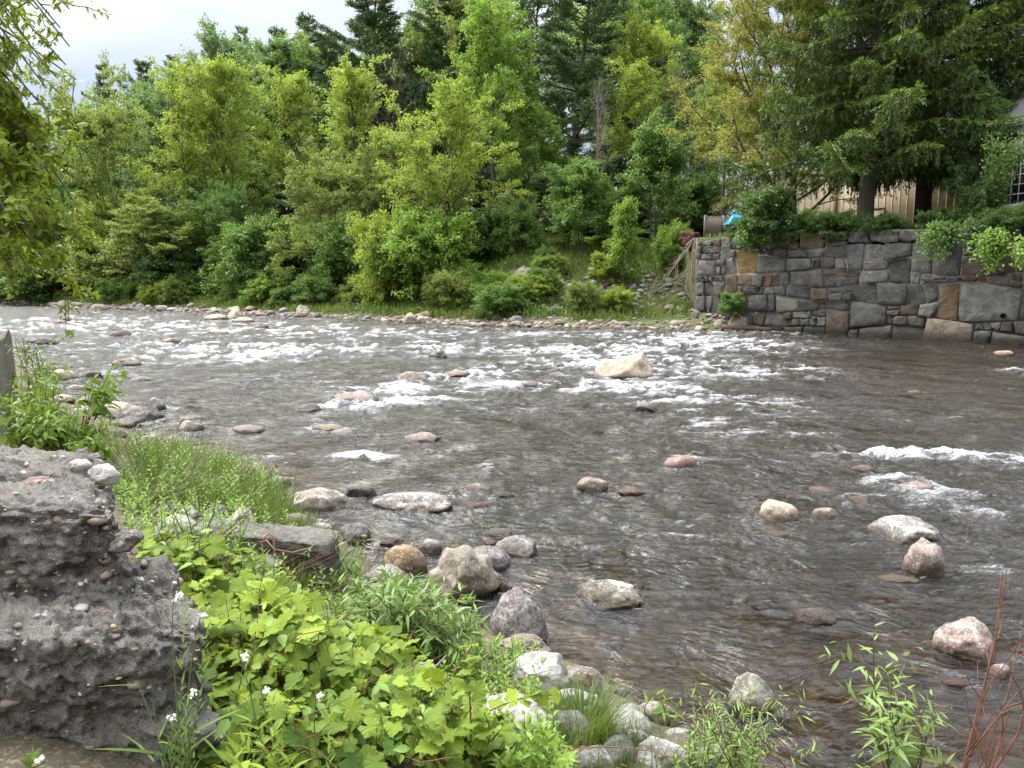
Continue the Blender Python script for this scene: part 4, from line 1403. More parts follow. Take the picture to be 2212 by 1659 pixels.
# three overhead wires crossing before the wooded slope
for i, (a_, c_, lab) in enumerate([((1040, 322), (1500, 236), 'uppermost thin wire strung across the trees behind the grassy bank'), ((1060, 386), (1500, 306), 'middle thin wire strung across the trees behind the grassy bank'),
                                   ((1075, 412), (1420, 372), 'lowest thin wire strung across the trees behind the grassy bank')]):
    A, Bp = at(*a_, 56), at(*c_, 52)
    ts = np.linspace(-.8, 1.6, 40)
    P = A + (Bp - A) * ts[:, None]
    P[:, 2] -= .5 * (ts * (1 - ts)) * .6
    b = MB()
    b.tube(P, .018, 5)
    tag(b.build('overhead_wire', plain_mat('wire', (.06, .06, .065), None, .5)), lab, 'wire', 'overhead wires')

# log and stick at the wall foot
A, Bp = on_ground(1555, 706, True), on_ground(1672, 712, True)
b = MB()
ts = np.linspace(0, 1, 14)
P = A + (Bp - A) * ts[:, None]
P[:, 2] = .10 + .03 * np.sin(ts * 5)
P[:, 1] -= .25
b.tube(P, .17 * (1 - .35 * ts) * (1 + .08 * np.sin(ts * 23)), 10, cap=True)
tag(b.build('driftwood_log', bark_mat('wet_wood', (.07, .045, .03), (.19, .13, .085))), 'brown waterlogged log lying along the waterline at the wall foot', 'log')
p, q = on_ground(1650, 704, True), at(1622, 676, 36.6)
b = MB()
b.tube([p + [0, 0, .05], (p + q) / 2 + [0, 0, .03], q], [.035, .03, .02], 6, cap=True)
tag(b.build('bleached_stick', plain_mat('white_wood', (.66, .60, .52), None, .8)), 'white bleached stick leaning on the fallen blocks', 'stick')
# ------------------------------------------------------------------ trees
def rot_about(v, ax, a):
    ax = ax / np.linalg.norm(ax)
    return v * math.cos(a) + np.cross(ax, v) * math.sin(a) + ax * (ax @ v) * (1 - math.cos(a))


def bough(r, start, d, L, n=6, bend=0.0, wob=.12):
    """a wandering branch; bend lifts (+) or drops (-) its tip"""
    P = [np.array(start, float)]
    d = np.array(d, float) / np.linalg.norm(d)
    for i in range(n):
        d = d + r.normal(0, wob, 3) + np.array([0, 0, bend / n])
        d = d / np.linalg.norm(d)
        P.append(P[-1] + d * L / n)
    return np.array(P)


def along(P, s):
    f = s * (len(P) - 1)
    i = min(int(f), len(P) - 2)
    return P[i] + (P[i + 1] - P[i]) * (f - i), norm(P[i + 1] - P[i])


def decid(seed, H=12., R=4.5, stems=1, limbs=15, low=.22, rise=.7, nleaf=44, leaf=.195, bend=.30, droop=.25, open_=1.0, lean=0.0, bare=0.0, profile='round', tone_jit=.25):
    """broadleaf tree: stems, limbs, branches, twigs; leaves in sprays along the twigs"""
    r = np.random.default_rng(seed)
    tb, lb = MB(), MB()
    LB, LD, LN_, LT = [], [], [], []
    az = r.uniform(0, 6)
    for st in range(stems):
        sp = (.10 if stems > 1 else .03)
        a = st * 2 * PI / stems + r.uniform(-.4, .4)
        tip = np.array([math.cos(a) * sp * 1.6 * R * (stems > 1) + lean * H, math.sin(a) * sp * 1.6 * R * (stems > 1), H * .84])
        ts = np.linspace(0, 1, 10)
        base = np.array([math.cos(a), math.sin(a), 0]) * .03 * R * (stems > 1) - np.array([0, 0, .03 * H])
        T = base + (tip - base) * ts[:, None] + np.column_stack([np.cumsum(r.normal(0, .018 * H / 3, 10)), np.cumsum(r.normal(0, .018 * H / 3, 10)), np.zeros(10)])
        r0 = H * .017 / math.sqrt(stems)
        tb.tube(T, r0 * (1 - .88 * ts) * (1 + .35 * np.exp(-ts * 14)), 7)
        nl = max(5, limbs // stems)
        for i in range(nl + 1):
            s = low + (.97 - low) * (i / nl) ** .9
            p, td = along(T, min(s, .999))
            az += 2.4 + r.uniform(-.5, .5)
            q = (s - low) / (1 - low)
            if profile == 'round': env = math.sqrt(max(.05, 1 - (1.25 * q - .42) ** 2)) * (1.0 if q < .92 else .85)
            elif profile == 'vase': env = .75 + .35 * q
            else: env = 1.05 - .8 * q
            L = R * env * r.uniform(.72, 1.1)
            el = rise * r.uniform(.65, 1.3) + q * .55
            d = np.array([math.cos(az) * math.cos(el), math.sin(az) * math.cos(el), math.sin(el)]) if i < nl else np.array([.1, .1, 1.0])
            if i == nl: L = H * .11
            A = bough(r, p, d, L, 7, bend * r.uniform(.3, 1.3), .10)
            ra = max(.35 * r0 * (1 - .6 * s), .02) * (L / R + .35)
            tb.tube(A, ra * np.linspace(1, .25, len(A)), 5)
            ns = int(r.integers(6, 9))
            for j in range(ns + 1):
                sj = .25 + .75 * j / ns
                p2, d2 = along(A, min(sj, .999))
                ax = norm(np.cross(d2, r.normal(size=3)))
                d3 = rot_about(d2, ax, r.uniform(.45, 1.05) * (j < ns)) + np.array([0, 0, .15])
                L2 = L * r.uniform(.30, .50) * (1.15 - .55 * sj) + .25
                B2 = bough(r, p2, d3, L2, 5, -.2, .16)
                tb.tube(B2, ra * .38 * np.linspace(1, .3, len(B2)), 4)
                clump = r.uniform(-tone_jit, tone_jit)
                for m_ in range(5):
                    sm = .3 + .7 * m_ / 4
                    p3, d4 = along(B2, min(sm, .999))
                    d5 = rot_about(d4, norm(np.cross(d4, r.normal(size=3))), r.uniform(.4, 1.1) * (m_ < 4))
                    L3 = (.22 * L2 + .28) * r.uniform(.7, 1.3)
                    C = bough(r, p3, d5, L3, 3, -droop, .15)
                    tb.tube(C, max(ra * .14, .008) * np.linspace(1, .5, len(C)), 3)
                    if r.random() < bare: continue
                    k = int(nleaf * r.uniform(.4, 1.3) * open_)
                    s_ = r.random(k) ** .8
                    idx = np.minimum((s_ * 3).astype(int), 2)
                    q_ = C[idx] + (C[idx + 1] - C[idx]) * (s_ * 3 - idx)[:, None] + r.normal(0, .085 + .05 * L3, (k, 3)) * np.array([1, 1, .7])
                    LB.append(q_)
                    LD.append(norm(d5)[None] * .6 + r.normal(0, .65, (k, 3)) - np.array([0, 0, droop * 1.2]))
                    LN_.append(r.normal(0, .55, (k, 3)) + np.array([0, 0, .8]))
                    LT.append(.48 + clump + r.normal(0, .16, k))
    if LB:
        LB, LD, LN_, LT = np.concatenate(LB), np.concatenate(LD), np.concatenate(LN_), np.concatenate(LT)
        n = len(LB)
        lb.leaves(LB, LD, LN_, leaf * r.uniform(.6, 1.3, n), leaf * .55 * r.uniform(.7, 1.2, n), RHOMB, RHOMB_F, np.clip(LT, 0, 1))
    return tb, lb, H, R


def pine(seed, H=20., R=4.2, gap=1.25, dens=1.0):
    """white pine: straight mast, open whorls of level boughs with upswept tufts"""
    r = np.random.default_rng(seed)
    tb = MB()
    ts = np.linspace(0, 1, 14)
    T = np.column_stack([np.cumsum(r.normal(0, .05, 14)), np.cumsum(r.normal(0, .05, 14)), -.4 + H * ts])
    tb.tube(T, H * .014 * (1 - .93 * ts), 7)
    B, D, N, TT = [], [], [], []
    z = .16 * H
    while z < H * .985:
        q = z / H
        env = (1 - q) ** .55 * (.85 + .38 * math.sin(z * 1.7 + seed)) + .06
        n = int(r.integers(4, 7))
        a0 = r.uniform(0, 6)
        for i in range(n):
            a = a0 + i * 2 * PI / n + r.uniform(-.25, .25)
            L = R * env * r.uniform(.4, 1.35)
            el = .02 + .55 * q ** 2 + r.uniform(-.1, .12)
            p, _ = along(T, min(q, .999))
            A = bough(r, p, [math.cos(a) * math.cos(el), math.sin(a) * math.cos(el), math.sin(el)], L, 6, .22, .06)
            tb.tube(A, (.012 + .012 * L) * np.linspace(1, .3, 7), 4)
            m = int((5 + 6.0 * L) * dens)
            for j in range(m):
                s = .22 + .78 * (j + r.random()) / m
                p2, d2 = along(A, min(s, .999))
                side = rot_about(np.array([d2[0], d2[1], .12]), np.array([0, 0, 1.]), r.uniform(.3, 1.0) * (1 if j % 2 else -1))
                l2 = (.22 * L * (1.15 - s) + .3) * r.uniform(.6, 1.2)
                tip = p2 + norm(side) * l2 + np.array([0, 0, .08])
                k = int(11 + 11 * l2)
                f = r.random(k)
                B.append(p2 + (tip - p2) * f[:, None] + r.normal(0, .06, (k, 3)))
                D.append(norm(side)[None] * .8 + r.normal(0, .5, (k, 3)) + np.array([0, 0, .35]))
                N.append(r.normal(0, .6, (k, 3)) + np.array([0, 0, .6]))
                TT.append(.35 + .35 * f + r.normal(0, .15, k))
        z += gap * r.uniform(.7, 1.2) * (1.1 - .5 * q)
    lb = MB()
    B, D, N, TT = map(np.concatenate, (B, D, N, TT))
    n = len(B)
    lb.leaves(B, D, N, .30 * r.uniform(.7, 1.3, n), .075, RHOMB, RHOMB_F, np.clip(TT, 0, 1))
    return tb, lb, H, R


def spruce(seed, H=20., R=6.3, zmin=.06, step=.80, az_keep=None, zmax=.99):
    """Norway spruce: sagging boughs with lifted tips, side branchlets and hanging curtains"""
    r = np.random.default_rng(seed)
    tb, lb = MB(), MB()
    ts = np.linspace(0, 1, 16)
    T = np.column_stack([.03 * np.sin(ts * 5), .03 * np.cos(ts * 4), -.3 + H * ts])
    tb.tube(T, .36 * (1 - .94 * ts) * (1 + .5 * np.exp(-ts * 22)), 10)
    Bs, Ds, Ns, Ls, Ts = [], [], [], [], []
    cones = []
    z = zmin * H
    while z < H * zmax:
        q = z / H
        n = 7 if q < .8 else 5
        a0 = r.uniform(0, 6)
        for i in range(n):
            a = a0 + i * 2 * PI / n + r.uniform(-.3, .3)
            L = (R * (1 - q) ** .75) * r.uniform(.62, 1.1) + .2
            h_ = np.array([math.cos(a), math.sin(a), 0])
            s = np.linspace(0, 1, 10)
            sag = L * (-.50 * s + .42 * s ** 2) * (1 - 1.3 * q) * r.uniform(.6, 1.25)
            wig = np.cumsum(r.normal(0, .02 * L, 10))
            A = np.array([0, 0, z]) + h_ * (L * s)[:, None] + np.column_stack([-h_[1] * wig, h_[0] * wig, sag + .06 * L * np.sin(s * 6 + r.uniform(0, 6))])
            tb.tube(A, (.015 + .011 * L) * np.linspace(1, .2, 10), 4)
            m = int(L / .14) + 3
            for j in range(m):
                sj = .14 + .86 * (j + .5 * r.random()) / m
                p, d = along(A, min(sj, .999))
                sd_ = 1 if j % 2 else -1
                lat = rot_about(np.array([d[0], d[1], 0]), np.array([0, 0, 1.]), sd_ * r.uniform(.6, 1.15))
                l2 = (.17 * L * (1.1 - sj) ** .8 + .34) * r.uniform(.6, 1.25)
                u = np.linspace(0, 1, 5)
                Cc = p + norm(lat) * (l2 * u)[:, None] * .95 + np.array([0, 0, 1.0]) * (.10 * l2 * u - .42 * l2 * u ** 2)[:, None]
                k = int(11 + l2 * 26)
                f = r.random(k)
                idx = np.minimum((f * 4).astype(int), 3)
                Bs.append(Cc[idx] + (Cc[idx + 1] - Cc[idx]) * (f * 4 - idx)[:, None] + r.normal(0, .022, (k, 3)))
                Ds.append(norm(lat)[None] * .9 + np.array([0, 0, -.30]) + r.normal(0, .42, (k, 3)))
                Ns.append(r.normal(0, .5, (k, 3)) + np.array([0, 0, .8]))
                Ls.append(np.full(k, .17))
                # tips of the season carry brighter needles
                Ts.append(.30 + .50 * f * (.45 + .55 * sj) + r.normal(0, .10, k))
                for c_ in range(int(r.integers(1, 3))):
                    if r.random() < .78:
                        u0 = r.uniform(.15, .95)
                        p2 = Cc[0] + (Cc[-1] - Cc[0]) * u0
                        hl = r.uniform(.22, .85) * (.55 + .45 * min(L / 4, 1)) * (1 - .5 * q)
                        k2 = int(hl * 30) + 3
                        f2 = r.random(k2)
                        sway = r.normal(0, .10, 2)
                        Bs.append(p2 + np.column_stack([sway[0] * f2, sway[1] * f2, -hl * f2]) + r.normal(0, .02, (k2, 3)))
                        Ds.append(np.array([0, 0, -.9]) + r.normal(0, .33, (k2, 3)))
                        Ns.append(r.normal(0, .7, (k2, 3)) + h_ * .4)
                        Ls.append(np.full(k2, .15))
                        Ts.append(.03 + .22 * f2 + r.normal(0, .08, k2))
            # upright shoots at the lifted tip
            for c_ in range(7):
                p, d = along(A, min(.999, r.uniform(.8, 1)))
                dd = rot_about(d, np.array([0, 0, 1.]), r.uniform(-.9, .9)) + np.array([0, 0, r.uniform(-.25, .35)])
                k = 24
                f = r.random(k)
                Bs.append(p + norm(dd) * (f * .36)[:, None] + r.normal(0, .03, (k, 3)))
                Ds.append(norm(dd)[None] + r.normal(0, .4, (k, 3)))
                Ns.append(r.normal(0, .5, (k, 3)) + np.array([0, 0, .8]))
                Ls.append(np.full(k, .16))
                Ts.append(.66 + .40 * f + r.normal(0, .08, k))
            if q > .2 and r.random() < .35: cones.append(along(A, r.uniform(.75, .98))[0] - np.array([0, 0, .12]))
        z += step * r.uniform(.75, 1.2) * (1 - .35 * q)
    Bs, Ds, Ns, Ls, Ts = map(np.concatenate, (Bs, Ds, Ns, Ls, Ts))
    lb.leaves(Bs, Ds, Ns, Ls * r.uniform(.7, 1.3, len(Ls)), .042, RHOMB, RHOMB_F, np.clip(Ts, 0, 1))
    return tb, lb, H, R, cones


SHAPES = {}
SPEC = {  # name: generator arguments
    'oval1': dict(seed=11, H=13, R=4.2, limbs=19), 'oval2': dict(seed=12, H=13, R=4.6, limbs=16, nleaf=46, lean=.06, low=.18), 'oval3': dict(seed=13, H=14, R=4.4, limbs=18, rise=.55, low=.15),
    'tall1': dict(seed=14, H=14, R=4.2, limbs=19, low=.46, rise=.5), 'tall2': dict(seed=15, H=14, R=4.4, limbs=15, nleaf=46, low=.5, rise=.45, lean=.04), 'tall3': dict(seed=16, H=14, R=4.2, limbs=19, low=.42, rise=.6, nleaf=38), 'tallsp': dict(seed=17, H=14, R=4.4, limbs=16, low=.40, rise=.65, nleaf=30, tone_jit=.32),
    'fan1': dict(seed=21, H=12, R=6.0, stems=3, limbs=17, low=.22, rise=.95, profile='vase', nleaf=40, bend=.1, lean=-.2), 'fan2': dict(seed=22, H=12, R=5.5, stems=2, limbs=16, low=.25, rise=.8, profile='vase', nleaf=36, bend=.2, lean=.08),
    'sparse1': dict(seed=31, H=13, R=4.6, limbs=15, nleaf=24, low=.25, rise=.8, tone_jit=.3), 'sparse2': dict(seed=32, H=13, R=5., limbs=15, nleaf=27, low=.22, rise=.7, tone_jit=.3),
    'cone1': dict(seed=41, H=15, R=4.4, limbs=22, low=.12, profile='cone', rise=.6), 'low1': dict(seed=42, H=11, R=5.6, limbs=20, low=.08, rise=.45, droop=.4, nleaf=46),
    'low2': dict(seed=43, H=10, R=5.2, stems=2, limbs=20, low=.08, rise=.5, droop=.35, nleaf=46),
    'small1': dict(seed=51, H=6, R=2.7, stems=4, limbs=16, low=.34, rise=.7, nleaf=42, leaf=.17), 'small2': dict(seed=52, H=6.5, R=2.4, stems=3, limbs=15, low=.34, rise=.8, nleaf=42, leaf=.17),
    'bush1': dict(seed=61, H=3, R=2.2, stems=5, limbs=20, low=.06, rise=.5, nleaf=34, leaf=.18), 'bush2': dict(seed=62, H=3, R=2.4, stems=4, limbs=20, low=.05, rise=.45, nleaf=36, leaf=.19), 'bush3': dict(seed=63, H=2.6, R=2.2, stems=6, limbs=18, low=.05, rise=.6, nleaf=30, leaf=.16),
    'slender': dict(seed=55, H=5, R=1.3, limbs=13, low=.18, rise=.5, nleaf=15, leaf=.17, profile='cone'),
    'dead': dict(seed=71, H=12, R=2.2, limbs=16, low=.35, rise=.9, bare=1.0), 'deadwide': dict(seed=72, H=9, R=3.4, limbs=14, low=.2, rise=.8, bare=.93, nleaf=12),
    'maple': dict(seed=81, H=15, R=7.4, limbs=32, low=.08, rise=.62, nleaf=85, leaf=.15, bend=.5, tone_jit=.4), 'sprig': dict(seed=82, H=3, R=.8, limbs=9, low=.2, rise=.3, nleaf=16, leaf=.2, profile='cone'),
}


def shape(nm):
    if nm not in SHAPES:
        if nm.startswith('pine'): tb, lb, H, R = pine({'pine1': 5, 'pine2': 6, 'pine3': 8}[nm], dens=1.25 if nm == 'pine3' else 1.0, R=4.2 if nm != 'pine3' else 4.8)
        else: tb, lb, H, R = decid(**SPEC[nm])
        SHAPES[nm] = (tb, lb, H, R, {})
    return SHAPES[nm]


def place_tree(nm, leafmat, barkmat, loc, sxy, sz, yaw, label, name='tree', cat='tree', group=None, lean=0.0):
    tb, lb, H, R, cache = shape(nm)
    if ('t', barkmat) not in cache: cache[('t', barkmat)] = tb.mesh('trunk', M[barkmat])
    root = empty(name, loc, label, cat, group)
    root.rotation_euler = (0, lean, yaw)
    root.scale = (sxy, sxy, sz)
    link('trunk' if H > 4 else 'stems', cache[('t', barkmat)], root)
    if lb.n:
        if ('l', leafmat) not in cache: cache[('l', leafmat)] = lb.mesh('crown', M[leafmat])
        link('crown' if H > 4 else 'foliage', cache[('l', leafmat)], root)
    return root


def tree(nm, leafmat, px, Y, top, hw, label, barkmat='bark', name='broadleaf_tree', cat='tree', group=None, yaw=None, base=None, lean=0.0):
    """a tree rooted on the ground at depth Y under column px, its top at height `top` in the picture"""
    if px < 1200 and Y < 70: Y = Y + 3.6            # rooted above the grassy strip
    p = at(px, 600, Y)
    z = G(p[0], p[1]) if base is None else base
    Htot = at(px, top, Y)[2] - z
    H, R = shape(nm)[2:4]
    w = hw * Y / FPX / CP
    if nm[:4] in ('oval', 'spar') and Htot / w > 2.7: nm = {'oval1': 'tall1', 'oval2': 'tall2', 'oval3': 'tall3', 'sparse1': 'tallsp', 'sparse2': 'tallsp'}[nm]
    H, R = shape(nm)[2:4]
    return place_tree(nm, leafmat, barkmat, (p[0], p[1], z - .1), max(w / (R * .95), (.90 if H > 8 else .25) * Htot / H * (1 if nm[:4] not in ('pine', 'dead') else .6)), Htot / (H * 1.0), RNG.uniform(0, 6.28) if yaw is None else yaw, label, name, cat, group, lean or float(RNG.uniform(-.07, .07)) * (H > 8))


TREES = [  # shape, leaf, px, depth, top, half width, label, bark
    ('fan1', 'olive', 290, 72, 232, 150, 'olive tree with dark limbs fanning left, tallest above the far left bank', 'bark'),
    ('oval1', 'blue', 335, 88, 205, 60, 'pale blue green tree standing behind the fanning olive one', 'bark'),
    ('oval2', 'fresh', 235, 96, 235, 90, 'fresh green tree on the left skyline slope behind the fanning olive one', 'bark'),
    ('sparse1', 'yellow', 500, 70, 128, 82, 'tall narrow yellow green tree below the pale round hill crown', 'bark'),
    ('fan2', 'yellow', 440, 66, 225, 105, 'yellow green tree with dark slanting branches left of centre', 'bark'),
    ('sparse2', 'yellow', 640, 68, 158, 95, 'loose yellow crown tree between the two dark pine gaps', 'bark'),
    ('sparse1', 'yellow', 790, 60, 138, 110, 'loose yellow green tree with bare twigs left of the dead topped tree', 'bark'),
    ('oval3', 'mid', 560, 74, 330, 90, 'mid green tree in the middle of the left woods', 'bark'),
    ('tall3', 'fresh', 1085, 53, -8, 128, 'tallest bright fresh green tree at the picture centre', 'bark'),
    ('oval1', 'fresh', 1150, 54, 225, 85, 'fresh green lower crown leaning right of the tallest bright tree', 'bark'),
    ('low1', 'yellow', 960, 46.5, 242, 172, 'broad yellow green tree overhanging the far bank at centre', 'bark'),
    ('low2', 'olive', 705, 52, 362, 130, 'broad olive tree low over the far bank left of centre', 'bark'),
    ('oval2', 'olive', 860, 56, 300, 90, 'olive crown behind the broad yellow green centre tree', 'bark'),
    ('oval3', 'olive', 325, 60, 428, 130, 'olive tree leaning over the far waterline at left', 'bark'),
    ('low2', 'mid', 470, 60, 440, 100, 'mid green tree right of the leaning olive one', 'bark'),
    ('low1', 'dark', 440, 66, 420, 110, 'shaded dark green tree filling the gap in the left woods', 'bark'),
    ('small1', 'mid', 1252, 47, 372, 84, 'small round multi stemmed tree in the grass of the far bank', 'bark'),
    ('small2', 'mid', 1410, 46, 290, 80, 'taller round multi stemmed tree right of the small round one', 'bark'),
    ('sparse2', 'yellow', 1365, 58, 132, 92, 'yellow green tree behind the pale dead trunk', 'bark'),
    ('oval3', 'yellow', 1390, 64, 45, 62, 'brightest yellow tipped crown near the top right of the woods', 'bark'),
    ('oval2', 'dark', 1480, 60, 200, 70, 'dark green tree between yellow tree and brownish maple', 'bark'),
    ('oval1', 'mid', 1130, 57, 390, 75, 'shaded green tree behind the overhead wires', 'bark'),
    ('low2', 'dark', 1180, 60, 350, 100, 'dark green tree in the hollow right of centre', 'bark'),
    ('oval3', 'fresh', 1330, 66, 230, 80, 'fresh green tree behind the dead trunk in the right woods', 'bark'),
    ('low2', 'mid', 1510, 53, 392, 75, 'mid green tree just above the panel fence', 'bark'),
    ('low1', 'dark', 1430, 56, 330, 90, 'dark green tree behind the taller round multi stemmed one', 'bark'),
    ('oval1', 'mid', 600, 92, 175, 65, 'mid green rounded tree on the hill left of the dark spiky pine', 'bark'),
    ('oval3', 'blue', 520, 120, 80, 95, 'large pale green rounded crown on the hill skyline', 'bark'),
    ('oval2', 'blue', 425, 112, 180, 60, 'bluish green rounded tree on the hill slope at left', 'bark'),
    ('oval1', 'blue', 360, 122, 175, 60, 'bluish rounded tree on the hill beneath the left skyline pines', 'bark'),
    ('oval2', 'fresh', 655, 112, 112, 55, 'fresh green round tree on the skyline left of the great pine', 'bark'),
    ('oval1', 'mid', 930, 75, 200, 80, 'mid green tree below the gap between two great pines', 'bark'),
    ('oval3', 'blue', 1480, 85, -10, 70, 'dim green tree at the top edge right of the yellow tipped crown', 'bark'),
    ('oval1', 'mid', 1370, 80, -5, 60, 'mid green tree at the top edge behind the yellow tipped crown', 'bark'),
    ('oval2', 'mid', 720, 90, 215, 80, 'mid green tree on the slope below the great left pine', 'bark'),
    ('oval3', 'mid', 200, 85, 330, 90, 'mid green tree behind the fanning olive one at the left edge', 'bark'),
    ('oval1', 'olive', 110, 82, 270, 90, 'olive tree half hidden by the hanging near branches at left', 'bark'),
    ('low1', 'mid', 60, 76, 440, 120, 'mid green tree on the far bank at the left edge', 'bark'),
    ('oval2', 'fresh', 20, 95, 250, 100, 'fresh green tree on the far bank cut by the left edge', 'bark'),
    ('dead', 'mid', 1292, 55, 150, 40, 'pale dead leafless tree with forked grey trunk', 'barkgrey'),
    ('deadwide', 'olive', 850, 57, 105, 60, 'dead topped dark tree bare of leaves left of centre', 'bark'),
    ('deadwide', 'yellow', 1450, 60, 130, 60, 'grey bare twigged tree above the taller round multi stemmed one', 'barkgrey'),
]
for (nm, lf, px, Y, top, hw, lab, bk) in TREES:
    if nm.startswith('dead'): o = tree(nm, lf, px, Y, top, hw, lab, bk, 'dead_tree')
    else: o = tree(nm, lf, px, Y, top, hw, lab, bk)
    if nm == 'fan1': o.rotation_euler.z = 0.1

PINES = [('pine3', 815, 78, -45, 135, 'great dark pine left of centre with its top above the frame'), ('pine1', 972, 82, -30, 110, 'second great pine, right of the sky gap'), ('pine3', 1240, 64, -130, 140, 'broad dark pine right of the tallest bright tree'),
         ('pine1', 328, 130, 128, 55, 'left skyline pine with a full pointed crown'), ('pine2', 268, 134, 142, 42, 'thin left skyline pine left of the full crowned one'), ('pine3', 236, 128, 180, 50, 'lowest dark pine at the left end of the skyline'),
         ('pine2', 402, 132, 118, 42, 'ragged open pine right of the full crowned skyline pine'), ('pine1', 690, 110, 42, 70, 'open skyline pine left of the great dark one'), ('pine2', 622, 116, 60, 60, 'thin skyline pine above the fresh round tree'),
         ('pine3', 590, 96, 85, 80, 'dark spiky pine beside the large pale hill crown'), ('pine2', 545, 135, 55, 40, 'faint pine tip behind the large pale hill crown'), ('pine1', 740, 88, 70, 80, 'dark pine leaning against the great left pine'),
         ('pine2', 460, 138, 92, 38, 'small faint pine tip above the bluish slope tree'), ('pine1', 1150, 76, -60, 110, 'dark pine behind the tallest bright tree'), ('pine3', 1070, 90, 40, 90, 'dark pine mostly hidden behind the tallest bright tree'),
         ('pine1', 1330, 78, 40, 80, 'dark pine behind the brightest yellow tipped crown'), ('pine2', 180, 132, 205, 40, 'smallest pine at the far left of the skyline')]
for (nm, px, Y, top, hw, lab) in PINES:
    tree(nm, 'pine', px, Y, top, hw * 1.35, lab, 'bark', 'pine_tree', 'pine tree')

# shrubs of the far bank and undergrowth below the trees
BUSH = [('bush1', 'mid', 560, 55, 515, 85, 'wide pale green bush low on the far bank left of the olive tree'), ('bush2', 'dark', 390, 61, 540, 90, 'dark bush in the shade at the foot of the leaning olive tree'),
        ('bush1', 'fresh', 930, 43.6, 505, 95, 'fresh green bush under the broad yellow green centre tree'), ('bush2', 'mid', 1120, 45, 470, 50, 'feathery upright bush at the edge of the far grass'),
        ('bush3', 'yellow', 840, 45, 530, 70, 'yellow green bush at the foot of the centre tree'), ('bush2', 'mid', 760, 50, 520, 85, 'mid green bush between olive tree and centre tree'),
        ('slender', 'fresh', 1345, 42.4, 425, 38, 'slender bright leafy sapling on the rubble slope'), ('bush3', 'fresh', 1455, 43, 515, 40, 'bright green bush above the tangled branches'),
        ('bush1', 'dark', 640, 55, 540, 90, 'dark shaded bush below the olive tree'),
        ('bush1', 'olive', 230, 64, 545, 80, 'olive bush on the far left bank'), ('bush2', 'mid', 110, 72, 555, 100, 'mid green bush by the far upstream shore'), ('bush1', 'mid', 10, 76, 560, 90, 'green bush at the left end of the far bank'),
        ('bush1', 'dark', 1040, 47, 480, 80, 'dark shaded bush right of the centre tree trunk'), ('bush2', 'dark', 1300, 56, 440, 110, 'dark bush line behind the small round tree'), ('bush2', 'dark', 1480, 53, 430, 80, 'dark bush behind the bright bush above the tangle'),
        ('bush1', 'mid', 1582, 36.6, 640, 27, 'small round green bush growing at the wall foot')]
for (nm, lf, px, Y, top, hw, lab) in BUSH:
    tree(nm, lf, px, Y, top, hw, lab, 'twig', 'shrub', 'shrub', base=None if px != 1582 else .8)
for i in range(46):
    px = RNG.uniform(-30, 1560)
    p = at(px, 600, 1)
    Y0 = 44 + max(0, 1000 - px) * .027
    Y = Y0 + RNG.uniform(2, 14)
    nm = ('bush1', 'bush2', 'bush3', 'low2')[i % 4]
    tree(nm, ('mid', 'dark', 'olive', 'fresh', 'mid', 'dark', 'yellow')[i % 7], px, Y, RNG.uniform(500, 560) if nm[0] == 'b' else RNG.uniform(400, 500), RNG.uniform(50, 100),
         'leafy shrub of the mixed undergrowth beneath the trees of the far bank', 'twig', 'undergrowth_shrub', 'shrub', 'undergrowth of the far bank')
for i in range(44):
    px = RNG.uniform(-80, 1500)
    Y = RNG.uniform(80, 135)
    top = np.interp(px, [-80, 150, 300, 500, 700, 1000, 1500], [330, 270, 205, 110, 70, -30, -60]) + RNG.uniform(0, 110)
    tree(('oval1', 'oval2', 'oval3', 'cone1')[i % 4], ('blue', 'mid', 'fresh', 'mid', 'olive')[i % 5], px, Y, top, RNG.uniform(55, 90), 'rounded green tree of the wooded hillside, largely behind nearer crowns', 'bark', 'hillside_tree', 'tree', 'trees of the wooded hillside')

# the right bank above the wall
tree('maple', 'brownish', 1700, 42.5, -60, 262, 'brownish yellow budding maple with dark spreading limbs behind the spruce', 'bark', 'maple_tree')
tree('low2', 'mid', 1600, 62, 240, 130, 'mid green tree filling the gap beneath the brownish maple', 'bark', 'broadleaf_tree')
tree('oval1', 'dark', 1760, 66, 150, 120, 'dark green tree behind the cream building left end', 'bark', 'broadleaf_tree')
tree('oval3', 'mid', 1900, 64, 120, 130, 'mid green tree behind the cream building and the spruces', 'bark', 'broadleaf_tree')
tree('oval2', 'olive', 1560, 50, 150, 90, 'thin olive tree left of the brownish maple', 'bark', 'broadleaf_tree')
tbush = 0
tb, lb, H, R, cones = spruce(3, 21, 6.8, .178)
p = at(1861, 600, 36.2)
s1 = empty('spruce_tree', (p[0], p[1], 4.35), 'great drooping spruce with brown cones, its trunk before the cream building', 'spruce')
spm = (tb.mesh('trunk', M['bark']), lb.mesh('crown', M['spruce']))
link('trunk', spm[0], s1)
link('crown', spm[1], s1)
V, F = ICO[2]
b = MB()
b.add(V * np.array([.045, .045, .13]), F)
cm = b.mesh('cone', plain_mat('cone_brown', (.24, .12, .06), (.36, .20, .11), .7, 40))
for c in cones[:60]: link('cone', cm, s1, c)
for (px, Y, sc, yw, lab) in [(1985, 39.5, 1.02, 2.1, 'second dark spruce, behind and right of the great drooping one'), (2200, 37.5, .98, 4.0, 'third spruce leaning into the top right corner')]:
    p = at(px, 600, Y)
    s2 = empty('spruce_tree', (p[0], p[1], 4.4), lab, 'spruce')
    link('trunk', spm[0], s2)
    link('crown', spm[1], s2)
    for c in cones[:60:3]: link('cone', cm, s2, c)
    s2.rotation_euler.z = yw
    s2.scale = (sc, sc, sc)
WT = 4.35
